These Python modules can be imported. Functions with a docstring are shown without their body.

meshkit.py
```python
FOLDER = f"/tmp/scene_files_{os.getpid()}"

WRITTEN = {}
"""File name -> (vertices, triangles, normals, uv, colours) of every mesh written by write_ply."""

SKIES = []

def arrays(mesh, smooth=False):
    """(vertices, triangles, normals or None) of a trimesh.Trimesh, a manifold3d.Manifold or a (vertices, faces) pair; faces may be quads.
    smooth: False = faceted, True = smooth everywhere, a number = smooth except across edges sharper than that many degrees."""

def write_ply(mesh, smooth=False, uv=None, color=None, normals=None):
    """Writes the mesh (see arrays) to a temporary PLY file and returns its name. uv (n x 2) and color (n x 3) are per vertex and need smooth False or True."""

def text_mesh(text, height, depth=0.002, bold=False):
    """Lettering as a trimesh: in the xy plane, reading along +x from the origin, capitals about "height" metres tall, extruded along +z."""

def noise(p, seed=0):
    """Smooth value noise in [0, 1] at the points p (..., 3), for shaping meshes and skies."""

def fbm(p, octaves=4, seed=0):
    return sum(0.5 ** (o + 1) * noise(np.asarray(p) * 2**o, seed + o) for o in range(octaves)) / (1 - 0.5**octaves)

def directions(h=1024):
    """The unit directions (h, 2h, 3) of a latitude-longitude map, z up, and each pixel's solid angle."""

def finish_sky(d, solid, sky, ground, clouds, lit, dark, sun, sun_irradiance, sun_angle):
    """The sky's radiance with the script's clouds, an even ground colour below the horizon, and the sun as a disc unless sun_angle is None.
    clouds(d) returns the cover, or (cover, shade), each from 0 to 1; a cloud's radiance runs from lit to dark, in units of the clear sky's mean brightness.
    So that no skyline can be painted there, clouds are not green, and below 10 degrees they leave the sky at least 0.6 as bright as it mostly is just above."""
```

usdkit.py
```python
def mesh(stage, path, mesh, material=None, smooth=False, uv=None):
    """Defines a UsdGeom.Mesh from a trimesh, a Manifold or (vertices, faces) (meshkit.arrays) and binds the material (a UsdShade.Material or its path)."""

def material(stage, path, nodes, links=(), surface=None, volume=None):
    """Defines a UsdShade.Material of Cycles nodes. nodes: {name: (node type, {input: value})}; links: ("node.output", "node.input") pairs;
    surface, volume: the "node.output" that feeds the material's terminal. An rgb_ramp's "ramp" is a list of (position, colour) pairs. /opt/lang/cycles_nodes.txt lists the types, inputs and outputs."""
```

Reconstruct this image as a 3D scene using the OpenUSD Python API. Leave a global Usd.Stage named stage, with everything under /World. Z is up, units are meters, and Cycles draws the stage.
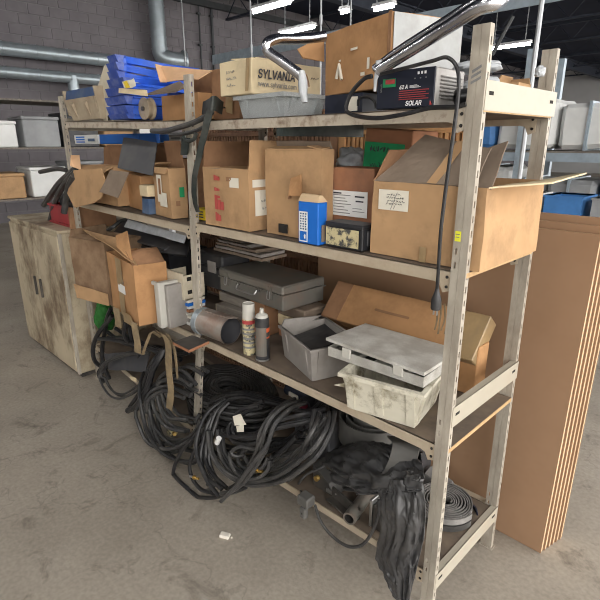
import math, random
import numpy as np, trimesh, manifold3d
import meshkit, usdkit
from pxr import Usd, UsdGeom, UsdLux, UsdShade, Gf, Sdf
from shapely.geometry import Polygon

stage = Usd.Stage.CreateInMemory()
UsdGeom.SetStageUpAxis(stage, 'Z'); UsdGeom.SetStageMetersPerUnit(stage, 1.0)
UsdGeom.Xform.Define(stage, '/World'); UsdGeom.Scope.Define(stage, '/World/Looks')
stage.SetDefaultPrim(stage.GetPrimAtPath('/World'))

# ---------------------------------------------------------------- camera
EYE, YAW, PITCH, ROLL, FPX = np.array([0.596, -1.22, 1.565]), -0.786, 0.306, -0.002, 496.6
_f = np.array([math.cos(PITCH) * math.sin(YAW), math.cos(PITCH) * math.cos(YAW), -math.sin(PITCH)])
_r = np.cross(_f, [0, 0, 1]); _r /= np.linalg.norm(_r); _u = np.cross(_r, _f)
CR, CU = math.cos(ROLL) * _r + math.sin(ROLL) * _u, -math.sin(ROLL) * _r + math.cos(ROLL) * _u
cam = UsdGeom.Camera.Define(stage, '/World/camera')
cam.CreateHorizontalApertureAttr(36.0); cam.CreateVerticalApertureAttr(36.0)
cam.CreateFocalLengthAttr(36.0 * FPX / 600.0); cam.CreateClippingRangeAttr(Gf.Vec2f(0.05, 500.0))
cam.CreateExposureAttr(-0.10)
cam.AddTransformOp().Set(Gf.Matrix4d(*[float(x) for row in ((*CR, 0), (*CU, 0), (*-_f, 0), (*EYE, 1)) for x in row]))

# ---------------------------------------------------------------- sky outside the open loading side
LAMP_POWER, SKY_POWER = 66.0, 1.75
sky = UsdLux.DomeLight.Define(stage, '/World/sky')
sky.CreateIntensityAttr(SKY_POWER); sky.CreateColorAttr(Gf.Vec3f(1.0, 0.97, 0.93))

def at(u, v, x=None, y=None, z=None):
    """The point of the real place that was measured at (u, v) in the photograph, on the surface x=, y= or z=."""
    d = _f + CR * ((u - 300) / FPX) + CU * ((300 - v) / FPX)
    k = (x - EYE[0]) / d[0] if x is not None else (y - EYE[1]) / d[1] if y is not None else (z - EYE[2]) / d[2]
    return EYE + d * k

def height_at(P, v):
    """Height of the point on the vertical through P that is seen at row v."""
    lo, hi = -1.0, 4.0
    for _ in range(40):
        m = (lo + hi) / 2; q = np.array([P[0], P[1], m]) - EYE
        if 300 - FPX * (q @ CU) / (q @ _f) > v: lo = m
        else: hi = m
    return lo

# ---------------------------------------------------------------- materials
MATS = {}
def mat(name, col, rough=.6, metal=0., var=.15, scale=9., dirt=None, amt=.45, dscale=6., soft=.18, bump=0., bscale=60., stretch=(1, 1, 1), spec=.4, **extra):
    """Principled surface with two scales of noise: tone variation and patches of dirt or wear."""
    col = np.array(col, float)
    n = {'g': ('geometry', {}), 'm': ('mapping', {'scale': stretch}),
         'n': ('noise_texture', {'scale': scale, 'detail': 5.0, 'roughness': .6}),
         'r': ('rgb_ramp', {'ramp': [(.25, tuple(col * (1 - var))), (.75, tuple(np.minimum(col * (1 + var), 1)))]}),
         'p': ('principled_bsdf', {'roughness': rough, 'metallic': metal, 'specular_ior_level': spec, **extra})}
    l = [('g.position', 'm.vector'), ('m.vector', 'n.vector'), ('n.fac', 'r.fac')]
    out = 'r.color'
    if dirt is not None:
        n['dn'] = ('noise_texture', {'scale': dscale, 'detail': 8.0, 'roughness': .68})
        n['dr'] = ('rgb_ramp', {'ramp': [(max(0, 1 - amt - soft) , (0, 0, 0)), (min(1, 1 - amt + soft), (1, 1, 1))]})
        n['dx'] = ('mix_color', {'b': dirt})
        l += [('m.vector', 'dn.vector'), ('dn.fac', 'dr.fac'), ('dr.color', 'dx.fac'), (out, 'dx.a')]
        out = 'dx.result'
    l.append((out, 'p.base_color'))
    if bump:
        n['bn'] = ('noise_texture', {'scale': bscale, 'detail': 4.0})
        n['b'] = ('bump', {'strength': bump, 'distance': .004})
        l += [('m.vector', 'bn.vector'), ('bn.fac', 'b.height'), ('b.normal', 'p.normal')]
    MATS[name] = usdkit.material(stage, '/World/Looks/' + name, n, l, surface='p.BSDF')

CARD = dict(rough=.85, var=.14, scale=7, bump=.25, bscale=45, spec=.2)
mat('card_tan', (.44, .275, .145), dirt=(.22, .14, .08), amt=.34, **CARD)
mat('card_orange', (.45, .25, .118), dirt=(.25, .13, .06), amt=.34, **CARD)
mat('card_brown', (.30, .165, .09), dirt=(.16, .09, .05), amt=.36, **CARD)
mat('card_red', (.33, .155, .085), dirt=(.17, .09, .06), amt=.36, **CARD)
mat('card_grey', (.23, .18, .138), dirt=(.16, .12, .09), amt=.42, **CARD)
mat('card_pale', (.62, .46, .29), dirt=(.35, .24, .14), amt=.3, **CARD)
mat('card_peach', (.66, .42, .25), dirt=(.4, .25, .14), amt=.28, **CARD)
mat('card_cream', (.66, .55, .36), dirt=(.36, .29, .2), amt=.3, **CARD)
mat('card_white', (.40, .41, .41), dirt=(.27, .26, .25), amt=.36, **CARD)
mat('card_dusty', (.20, .125, .075), dirt=(.33, .235, .15), amt=.40, dscale=7, **CARD)
mat('card_sheet', (.33, .205, .125), rough=.85, var=.06, scale=2, dirt=(.28, .17, .10), amt=.35, dscale=3, spec=.15)
mat('tape_tan', (.35, .24, .12), rough=.35, var=.2, dirt=(.2, .15, .09), amt=.4, spec=.5)
mat('strip_tan', (.27, .20, .115), rough=.7, var=.25, scale=25, dirt=(.14, .11, .07), amt=.42, dscale=18)
mat('paper', (.72, .68, .58), rough=.8, var=.06, dirt=(.5, .45, .36), amt=.3)
mat('paper_white', (.74, .74, .72), rough=.75, var=.06, dirt=(.5, .48, .45), amt=.25)
mat('ink', (.05, .05, .06), rough=.7, var=.1)
mat('ink_grey', (.20, .20, .20), rough=.7, var=.1)
mat('ink_red', (.42, .07, .06), rough=.7, var=.1)
mat('ink_white', (.8, .8, .8), rough=.6, var=.05)
mat('label_green', (.015, .30, .11), rough=.6, var=.15, dirt=(.02, .16, .07), amt=.36, dscale=14)
mat('label_yellow', (.80, .78, .05), rough=.5, var=.05)
mat('label_red', (.38, .05, .05), rough=.5)
mat('label_cream', (.55, .48, .28), rough=.6, dirt=(.06, .06, .06), amt=.47, dscale=38, soft=.05)
mat('post_paint', (.43, .39, .325), rough=.5, var=.14, scale=14, dirt=(.20, .165, .13), amt=.40, dscale=10, stretch=(1, 1, .35), bump=.15)
mat('rail_paint', (.40, .365, .295), rough=.45, var=.07, dirt=(.36, .29, .21), amt=.30, dscale=9)
mat('beam_paint', (.45, .38, .285), rough=.5, var=.1, dirt=(.28, .21, .14), amt=.36, dscale=9)
mat('beam_rusty', (.44, .385, .31), rough=.6, var=.12, dirt=(.20, .145, .105), amt=.42, dscale=20, soft=.09)
mat('shelf_board', (.19, .145, .105), rough=.8, var=.2, dirt=(.08, .065, .055), amt=.45, dscale=5)
mat('board_edge', (.46, .30, .15), rough=.8, var=.2, scale=60)
mat('slot', (.02, .018, .016), rough=.9)
mat('steel', (.45, .45, .45), rough=.35, metal=.9, var=.15, dirt=(.25, .22, .19), amt=.35)
mat('chrome', (.70, .71, .76), rough=.2, metal=1., var=.06, scale=20)
mat('duct_steel', (.40, .46, .50), rough=.38, metal=.6, var=.12, scale=5, dirt=(.32, .35, .37), amt=.35)
mat('galvanized', (.42, .38, .34), rough=.42, metal=.55, var=.15, dirt=(.30, .17, .12), amt=.4, dscale=9)
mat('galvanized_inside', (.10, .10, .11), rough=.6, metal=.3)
mat('toolbox_grey', (.155, .148, .13), rough=.45, metal=.25, var=.1, dirt=(.22, .13, .09), amt=.33, dscale=5, bump=.1)
mat('plastic_grey', (.30, .28, .26), rough=.5, var=.1, dirt=(.2, .18, .16), amt=.38)
mat('plastic_dirty', (.60, .57, .47), rough=.55, var=.1, dirt=(.20, .17, .11), amt=.42, dscale=11, soft=.08)
mat('plastic_white', (.50, .485, .44), rough=.5, var=.07, dirt=(.42, .39, .33), amt=.3)
mat('plastic_black', (.022, .023, .027), rough=.45, var=.3, dirt=(.07, .065, .06), amt=.38)
mat('panel_dark', (.055, .056, .062), rough=.5, var=.2, dirt=(.12, .115, .11), amt=.36)
mat('rubber', (.016, .016, .018), rough=.34, var=.35, scale=20, dirt=(.05, .048, .044), amt=.38, dscale=14)
mat('rubber_soft', (.036, .036, .037), rough=.36, var=.3, scale=16, dirt=(.09, .085, .078), amt=.40, dscale=11)
mat('belt_grey', (.095, .092, .086), rough=.65, var=.18, scale=10, dirt=(.14, .135, .125), amt=.4)
mat('belt_light', (.22, .21, .20), rough=.75, var=.18, scale=30, dirt=(.12, .115, .11), amt=.42, dscale=20)
mat('strap_dark', (.018, .026, .024), rough=.6, var=.3, dirt=(.09, .09, .08), amt=.4)
mat('bag_black', (.040, .040, .042), rough=.3, var=.2, scale=8, dirt=(.075, .073, .07), amt=.42, dscale=5, bump=.25, bscale=25)
mat('bag_white', (.42, .44, .46), rough=.3, var=.25, scale=22, bump=.8, bscale=25)
mat('blue_plastic', (.022, .10, .58), rough=.42, var=.15, dirt=(.05, .10, .30), amt=.35)
mat('blue_edge', (.03, .07, .33), rough=.5, var=.3, dirt=(.20, .22, .34), amt=.36, dscale=18)
mat('hopper_blue', (.02, .055, .15), rough=.5, var=.3, dirt=(.10, .13, .18), amt=.38)
mat('blue_print', (.01, .14, .56), rough=.5, var=.08)
mat('blue_dark', (.008, .011, .024), rough=.5, var=.2)
mat('blue_item', (.05, .10, .20), rough=.5, var=.3, dirt=(.15, .17, .2), amt=.35)
mat('cream_panel', (.58, .52, .40), rough=.6, var=.1, dirt=(.34, .28, .2), amt=.36)
mat('tan_molded', (.40, .33, .235), rough=.6, var=.12, dirt=(.25, .19, .13), amt=.42, dscale=8)
mat('cabinet_worn', (.47, .40, .285), rough=.6, var=.14, scale=4, dirt=(.17, .12, .075), amt=.46, dscale=5.5, soft=.10, stretch=(1, 1, .6), bump=.2)
mat('red_plastic', (.30, .025, .03), rough=.45, var=.15, dirt=(.12, .03, .03), amt=.35)
mat('green_cloth', (.02, .13, .02), rough=.7, var=.4, scale=20)
mat('yellow_plastic', (.72, .52, .02), rough=.5, var=.08)
mat('orange_plastic', (.6, .1, .03), rough=.5)
mat('pink_cap', (.36, .06, .10), rough=.4)
mat('brass', (.62, .42, .14), rough=.3, metal=.9)
mat('wood_slat', (.34, .195, .115), rough=.8, var=.2, scale=20, dirt=(.16, .09, .06), amt=.4)
mat('wood_orange', (.62, .36, .17), rough=.8, var=.15, scale=20)
mat('wood_grey', (.22, .195, .165), rough=.8, var=.2, stretch=(1, 6, 6), dirt=(.12, .1, .09), amt=.4)
mat('machine_dark', (.06, .058, .055), rough=.5, metal=.4, var=.3, dirt=(.16, .14, .12), amt=.4)
mat('louver_grey', (.36, .35, .34), rough=.5, metal=.3, var=.1, dirt=(.2, .18, .16), amt=.4)
mat('block', (.185, .172, .185), rough=.9, var=.12, scale=3, dirt=(.145, .135, .148), amt=.45, dscale=2)
mat('mortar', (.215, .205, .212), rough=.9, var=.08)
mat('ceiling_dark', (.016, .021, .042), rough=.9, var=.3, scale=1)
mat('joist_steel', (.035, .042, .06), rough=.6, metal=.3, var=.2)
mat('conduit', (.42, .44, .46), rough=.4, metal=.5)
mat('conduit_dark', (.07, .075, .08), rough=.5, metal=.4)
mat('lamp_white', (.75, .76, .78), rough=.4)
mat('far_white', (.70, .71, .70), rough=.5, var=.1, scale=5, bump=.5, bscale=9)
mat('far_blue', (.06, .20, .48), rough=.5)
mat('far_metal', (.35, .42, .48), rough=.45, metal=.3, var=.2)
mat('far_grey', (.30, .31, .32), rough=.7, var=.25, scale=3)
mat('far_wall', (.45, .45, .45), rough=.8, var=.1, scale=1)
mat('white_block', (.70, .66, .58), rough=.7)
usdkit.material(stage, '/World/Looks/lamp_glow', {'e': ('emission', {'color': (1.0, .97, .92), 'strength': LAMP_POWER})}, surface='e.emission')
MATS['lamp_glow'] = UsdShade.Material.Get(stage, '/World/Looks/lamp_glow')
usdkit.material(stage, '/World/Looks/clear_plastic', {
    'd': ('principled_bsdf', {'base_color': (.55, .58, .59), 'roughness': .25, 'specular_ior_level': .5}), 't': ('transparent_bsdf', {'color': (.85, .87, .87)}),
    'x': ('mix_closure', {'fac': .42})}, [('d.BSDF', 'x.closure1'), ('t.BSDF', 'x.closure2')], surface='x.closure')
MATS['clear_plastic'] = UsdShade.Material.Get(stage, '/World/Looks/clear_plastic')
usdkit.material(stage, '/World/Looks/frosted_case', {
    'g': ('geometry', {}), 'n': ('noise_texture', {'scale': 14.0, 'detail': 6.0}), 'r': ('rgb_ramp', {'ramp': [(.35, (.62, .61, .57)), (.6, (.42, .40, .36))]}),
    'd': ('principled_bsdf', {'roughness': .4}), 't': ('transparent_bsdf', {'color': (.8, .82, .8)}), 'x': ('mix_closure', {'fac': .16})},
    [('g.position', 'n.vector'), ('n.fac', 'r.fac'), ('r.color', 'd.base_color'), ('d.BSDF', 'x.closure1'), ('t.BSDF', 'x.closure2')], surface='x.closure')
MATS['frosted_case'] = UsdShade.Material.Get(stage, '/World/Looks/frosted_case')
# concrete floor: broad tone, blotches, fine grit and hairline scratches
usdkit.material(stage, '/World/Looks/concrete', {
    'g': ('geometry', {}), 'a': ('noise_texture', {'scale': 1.1, 'detail': 6.0, 'roughness': .6}), 'ar': ('rgb_ramp', {'ramp': [(.3, (.275, .242, .20)), (.55, (.365, .325, .272)), (.75, (.43, .39, .335))]}),
    'b': ('noise_texture', {'scale': 5.0, 'detail': 9.0, 'roughness': .72, 'distortion': .8}), 'br': ('rgb_ramp', {'ramp': [(.56, (0, 0, 0)), (.70, (.75, .75, .75))]}),
    'bx': ('mix_color', {'b': (.13, .113, .095)}),
    'c': ('noise_texture', {'scale': 60.0, 'detail': 4.0}), 'cr': ('rgb_ramp', {'ramp': [(.3, (.86, .86, .86)), (.7, (1.1, 1.1, 1.1))]}), 'cx': ('mix_color', {'blend_type': 'multiply', 'fac': 1.0}),
    'v': ('voronoi_texture', {'feature': 'distance_to_edge', 'scale': .45}), 'vd': ('noise_texture', {'scale': 3.0, 'detail': 5.0}), 'vm': ('vector_math', {'math_type': 'add'}),
    'vr': ('rgb_ramp', {'ramp': [(0, (.30, .30, .30)), (.004, (0, 0, 0))]}), 'vx': ('mix_color', {'b': (.09, .08, .07)}),
    'h': ('bump', {'strength': .2, 'distance': .004}), 'p': ('principled_bsdf', {'roughness': .62, 'specular_ior_level': .35})},
    [('g.position', 'a.vector'), ('a.fac', 'ar.fac'), ('g.position', 'b.vector'), ('b.fac', 'br.fac'), ('ar.color', 'bx.a'), ('br.color', 'bx.fac'),
     ('g.position', 'c.vector'), ('c.fac', 'cr.fac'), ('bx.result', 'cx.a'), ('cr.color', 'cx.b'),
     ('g.position', 'vd.vector'), ('g.position', 'vm.vector1'), ('vd.color', 'vm.vector2'), ('vm.vector', 'v.vector'), ('v.distance', 'vr.fac'), ('vr.color', 'vx.fac'), ('cx.result', 'vx.a'),
     ('vx.result', 'p.base_color'), ('c.fac', 'h.height'), ('h.normal', 'p.normal')], surface='p.BSDF')
MATS['concrete'] = UsdShade.Material.Get(stage, '/World/Looks/concrete')

# ---------------------------------------------------------------- things, parts
COUNT = {}
def unique(parent, name):
    k = (parent, name); n = COUNT.get(k, 0); COUNT[k] = n + 1
    return f'{parent}/{name}' + (f'_{n:03d}' if n else '')

def says(prim, label=None, cat=None, group=None, kind=None):
    for k, v in (('label', label), ('category', cat), ('group', group), ('kind', kind)):
        if v: prim.SetCustomDataByKey(k, v)
    return prim

class Thing:
    def __init__(s, name, label, cat, loc=(0, 0, 0), rz=0., group=None, kind=None, tilt=None):
        s.path = unique('/World', name)
        x = UsdGeom.Xform.Define(stage, s.path); loc = [float(c) for c in loc]
        x.AddTranslateOp().Set(Gf.Vec3d(*loc)); x.AddRotateZOp().Set(math.degrees(rz))
        s.T = trimesh.transformations.translation_matrix(loc) @ trimesh.transformations.rotation_matrix(rz, [0, 0, 1])
        if tilt:
            x.AddRotateXOp().Set(float(tilt[0])); x.AddRotateYOp().Set(float(tilt[1]))
            s.T = s.T @ trimesh.transformations.rotation_matrix(math.radians(tilt[0]), [1, 0, 0]) @ trimesh.transformations.rotation_matrix(math.radians(tilt[1]), [0, 1, 0])
        says(x.GetPrim(), label, cat, group, kind)
    def part(s, name, m, material, smooth=False, parent=None, world=False, label=None, kind=None):
        p = unique(parent or s.path, name)
        if world: m = tm(m).copy(); m.apply_transform(np.linalg.inv(s.T))
        g = usdkit.mesh(stage, p, m, MATS[material], smooth)
        says(g.GetPrim(), label, None, None, kind)
        return p

def single(name, label, cat, m, material, smooth=False, group=None, kind=None):
    g = usdkit.mesh(stage, unique('/World', name), m, MATS[material], smooth)
    says(g.GetPrim(), label, cat, group, kind)

# ---------------------------------------------------------------- mesh helpers
def tm(m):
    if isinstance(m, trimesh.Trimesh): return m
    v, f, _ = meshkit.arrays(m); return trimesh.Trimesh(v, f, process=False)
def join(*ms): return trimesh.util.concatenate([tm(m) for m in ms])
def bx(x0, x1, y0, y1, z0, z1, c=0.):
    (x0, x1), (y0, y1), (z0, z1) = sorted((x0, x1)), sorted((y0, y1)), sorted((z0, z1))
    if c <= 0:
        b = trimesh.creation.box((x1 - x0, y1 - y0, z1 - z0)); b.apply_translation(((x0 + x1) / 2, (y0 + y1) / 2, (z0 + z1) / 2)); return b
    pts = []
    for x, sx in ((x0, 1), (x1, -1)):
        for y, sy in ((y0, 1), (y1, -1)):
            for z, sz in ((z0, 1), (z1, -1)):
                pts += [(x + sx * c, y + sy * c, z), (x + sx * c, y, z + sz * c), (x, y + sy * c, z + sz * c)]
    return trimesh.convex.convex_hull(np.array(pts))
def cube(x0, x1, y0, y1, z0, z1): return manifold3d.Manifold.cube((x1 - x0, y1 - y0, z1 - z0)).translate((x0, y0, z0))
def hull(pts): return trimesh.convex.convex_hull(np.array(pts, float))
def noise3(v, f, seed):
    return np.stack([meshkit.fbm(v * f + 7.3 * k, 3, seed + 11 * k) for k in range(3)], 1) * 2 - 1
def wob(m, amp, f=6., seed=0, edge=.04):
    m = tm(m)
    if edge: v, fc = trimesh.remesh.subdivide_to_size(m.vertices, m.faces, edge, 20); m = trimesh.Trimesh(v, fc, process=True)
    m = m.copy(); m.vertices = m.vertices + noise3(np.array(m.vertices), f, seed) * amp
    return m
def spline(pts, n=60, closed=False):
    p = np.array(pts, float)
    if closed: p = np.vstack([p[-1:], p, p[:2]])
    else: p = np.vstack([2 * p[0] - p[1], p, 2 * p[-1] - p[-2]])
    k = len(p) - 3; t = np.linspace(0, k - 1e-6, n); i = t.astype(int); u = (t - i)[:, None]
    a, b, c, d = p[i], p[i + 1], p[i + 2], p[i + 3]
    return .5 * (2 * b + (c - a) * u + (2 * a - 5 * b + 4 * c - d) * u**2 + (3 * b - a - 3 * c + d) * u**3)
def tube(path, r, sides=8, caps=True, hollow=0.):
    p = np.array(path, float); n = len(p); r = np.broadcast_to(np.asarray(r, float), (n,))
    t = np.gradient(p, axis=0); t /= np.linalg.norm(t, axis=1, keepdims=True) + 1e-12
    a = np.cross(t[0], [0, 0, 1.] if abs(t[0, 2]) < .9 else [1., 0, 0]); a /= np.linalg.norm(a)
    A = []
    for k in range(n):
        a = a - t[k] * (a @ t[k]); a /= np.linalg.norm(a) + 1e-12; A.append(a)
    A = np.array(A); B = np.cross(t, A); w = np.arange(sides) * 2 * np.pi / sides
    v = (p[:, None] + r[:, None, None] * (np.cos(w)[None, :, None] * A[:, None] + np.sin(w)[None, :, None] * B[:, None])).reshape(-1, 3)
    i, j = np.meshgrid(np.arange(n - 1), np.arange(sides), indexing='ij'); j2 = (j + 1) % sides
    q = np.stack([i * sides + j, i * sides + j2, (i + 1) * sides + j2, (i + 1) * sides + j], -1).reshape(-1, 4)
    f = np.vstack([q[:, [0, 1, 2]], q[:, [0, 2, 3]]])
    if caps:
        v = np.vstack([v, p[:1], p[-1:]]); c0, c1 = len(v) - 2, len(v) - 1; js = np.arange(sides); k2 = (js + 1) % sides; o = (n - 1) * sides
        f = np.vstack([f, np.stack([np.full(sides, c0), k2, js], 1), np.stack([np.full(sides, c1), o + js, o + k2], 1)])
    return trimesh.Trimesh(v, f, process=False)
def lathe(prof, sides=24):
    """prof: (radius, z) from the bottom centre to the top centre."""
    p = np.array(prof, float); n = len(p); w = np.arange(sides) * 2 * np.pi / sides
    v = np.stack([p[:, :1] * np.cos(w), p[:, :1] * np.sin(w), np.repeat(p[:, 1:], sides, 1)], -1).reshape(-1, 3)
    i, j = np.meshgrid(np.arange(n - 1), np.arange(sides), indexing='ij'); j2 = (j + 1) % sides
    q = np.stack([i * sides + j, i * sides + j2, (i + 1) * sides + j2, (i + 1) * sides + j], -1).reshape(-1, 4)
    m = trimesh.Trimesh(v, np.vstack([q[:, [0, 1, 2]], q[:, [0, 2, 3]]]), process=False)
    return m
def sheet(G, th=.003):
    """A grid of points (n, m, 3) as a solid sheet."""
    G = np.array(G, float); n, m = G.shape[:2]
    du, dv = np.gradient(G, axis=0), np.gradient(G, axis=1); N = np.cross(du, dv); N /= np.linalg.norm(N, axis=2, keepdims=True) + 1e-12
    v = np.vstack([(G + N * th / 2).reshape(-1, 3), (G - N * th / 2).reshape(-1, 3)]); o = n * m; q = []
    i, j = np.meshgrid(np.arange(n - 1), np.arange(m - 1), indexing='ij')
    top = np.stack([i * m + j, (i + 1) * m + j, (i + 1) * m + j + 1, i * m + j + 1], -1).reshape(-1, 4)
    q = [top, top[:, ::-1] + o]
    edge = [k * m for k in range(n)] + [(n - 1) * m + k for k in range(1, m)] + [k * m + m - 1 for k in range(n - 2, -1, -1)] + [k for k in range(m - 2, 0, -1)]
    e = np.array(edge); e2 = np.roll(e, -1); q.append(np.stack([e, e + o, e2 + o, e2], 1))
    q = np.vstack(q); return trimesh.Trimesh(v, np.vstack([q[:, [0, 1, 2]], q[:, [0, 2, 3]]]), process=False)
def quad(a, b, c, d, n=8, m=8, th=.003, amp=0., f=8., seed=0, bulge=None):
    """Sheet between corners a-b (one edge) and d-c (the opposite one)."""
    a, b, c, d = (np.array(x, float) for x in (a, b, c, d)); s, t = np.linspace(0, 1, n + 1)[:, None, None], np.linspace(0, 1, m + 1)[None, :, None]
    G = a * (1 - s) * (1 - t) + b * s * (1 - t) + c * s * t + d * (1 - s) * t
    if bulge is not None: G = G + np.array(bulge) * (4 * s * (1 - s) * 4 * t * (1 - t))
    if amp: G = G + (noise3(G.reshape(-1, 3), f, seed) * amp).reshape(G.shape)
    return sheet(G, th)
def strip(path, width, th=.002, n=30, amp=0., seed=0, taper=1.):
    """A band along a path; width is a vector (across the band)."""
    p = spline(path, n); w = np.array(width, float); k = np.linspace(1, taper, n)[:, None]
    G = np.stack([p - w / 2 * k, p, p + w / 2 * k], 1)
    if amp: G = G + (noise3(G.reshape(-1, 3), 18, seed) * amp).reshape(G.shape)
    return sheet(G, th)
def poly(points, th, plane='xz'):
    """Extruded outline; plane xz: thickness along +y; yz: along +x; xy: along +z."""
    m = trimesh.creation.extrude_polygon(Polygon(points), th, engine='earcut'); v = np.array(m.vertices)
    if plane == 'xz': m.vertices = np.stack([v[:, 0], th - v[:, 2], v[:, 1]], 1)
    if plane == 'yz': m.vertices = np.stack([v[:, 2], v[:, 0], v[:, 1]], 1)
    return m

# ---------------------------------------------------------------- cartons
def fit(near, left, z, top=None, right=None):
    P, L = at(*near, z=z), at(*left, z=z); w = np.linalg.norm(P - L); rz = math.atan2(P[1] - L[1], P[0] - L[0])
    h = height_at(P, top) - z if top else None; d = None
    if right: d = np.linalg.norm(at(*right, z=z) - P)
    return P, w, d, h, rz

def shelf_z(level, x):
    """Top of a shelf board at x."""
    a, b, c = {1: (1.690, 1.656, 1.652), 2: (1.231, 1.2145, 1.232), 3: (.686, .686, .686), 4: (.265, .135, .200)}[level]
    if level == 4 and x > -1.31: return .160 + (.04) * (x + 1.292) / 1.292
    return a + (b - a) * np.clip((x + 2.62) / 1.33, 0, 1) if x < -1.31 else c

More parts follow.
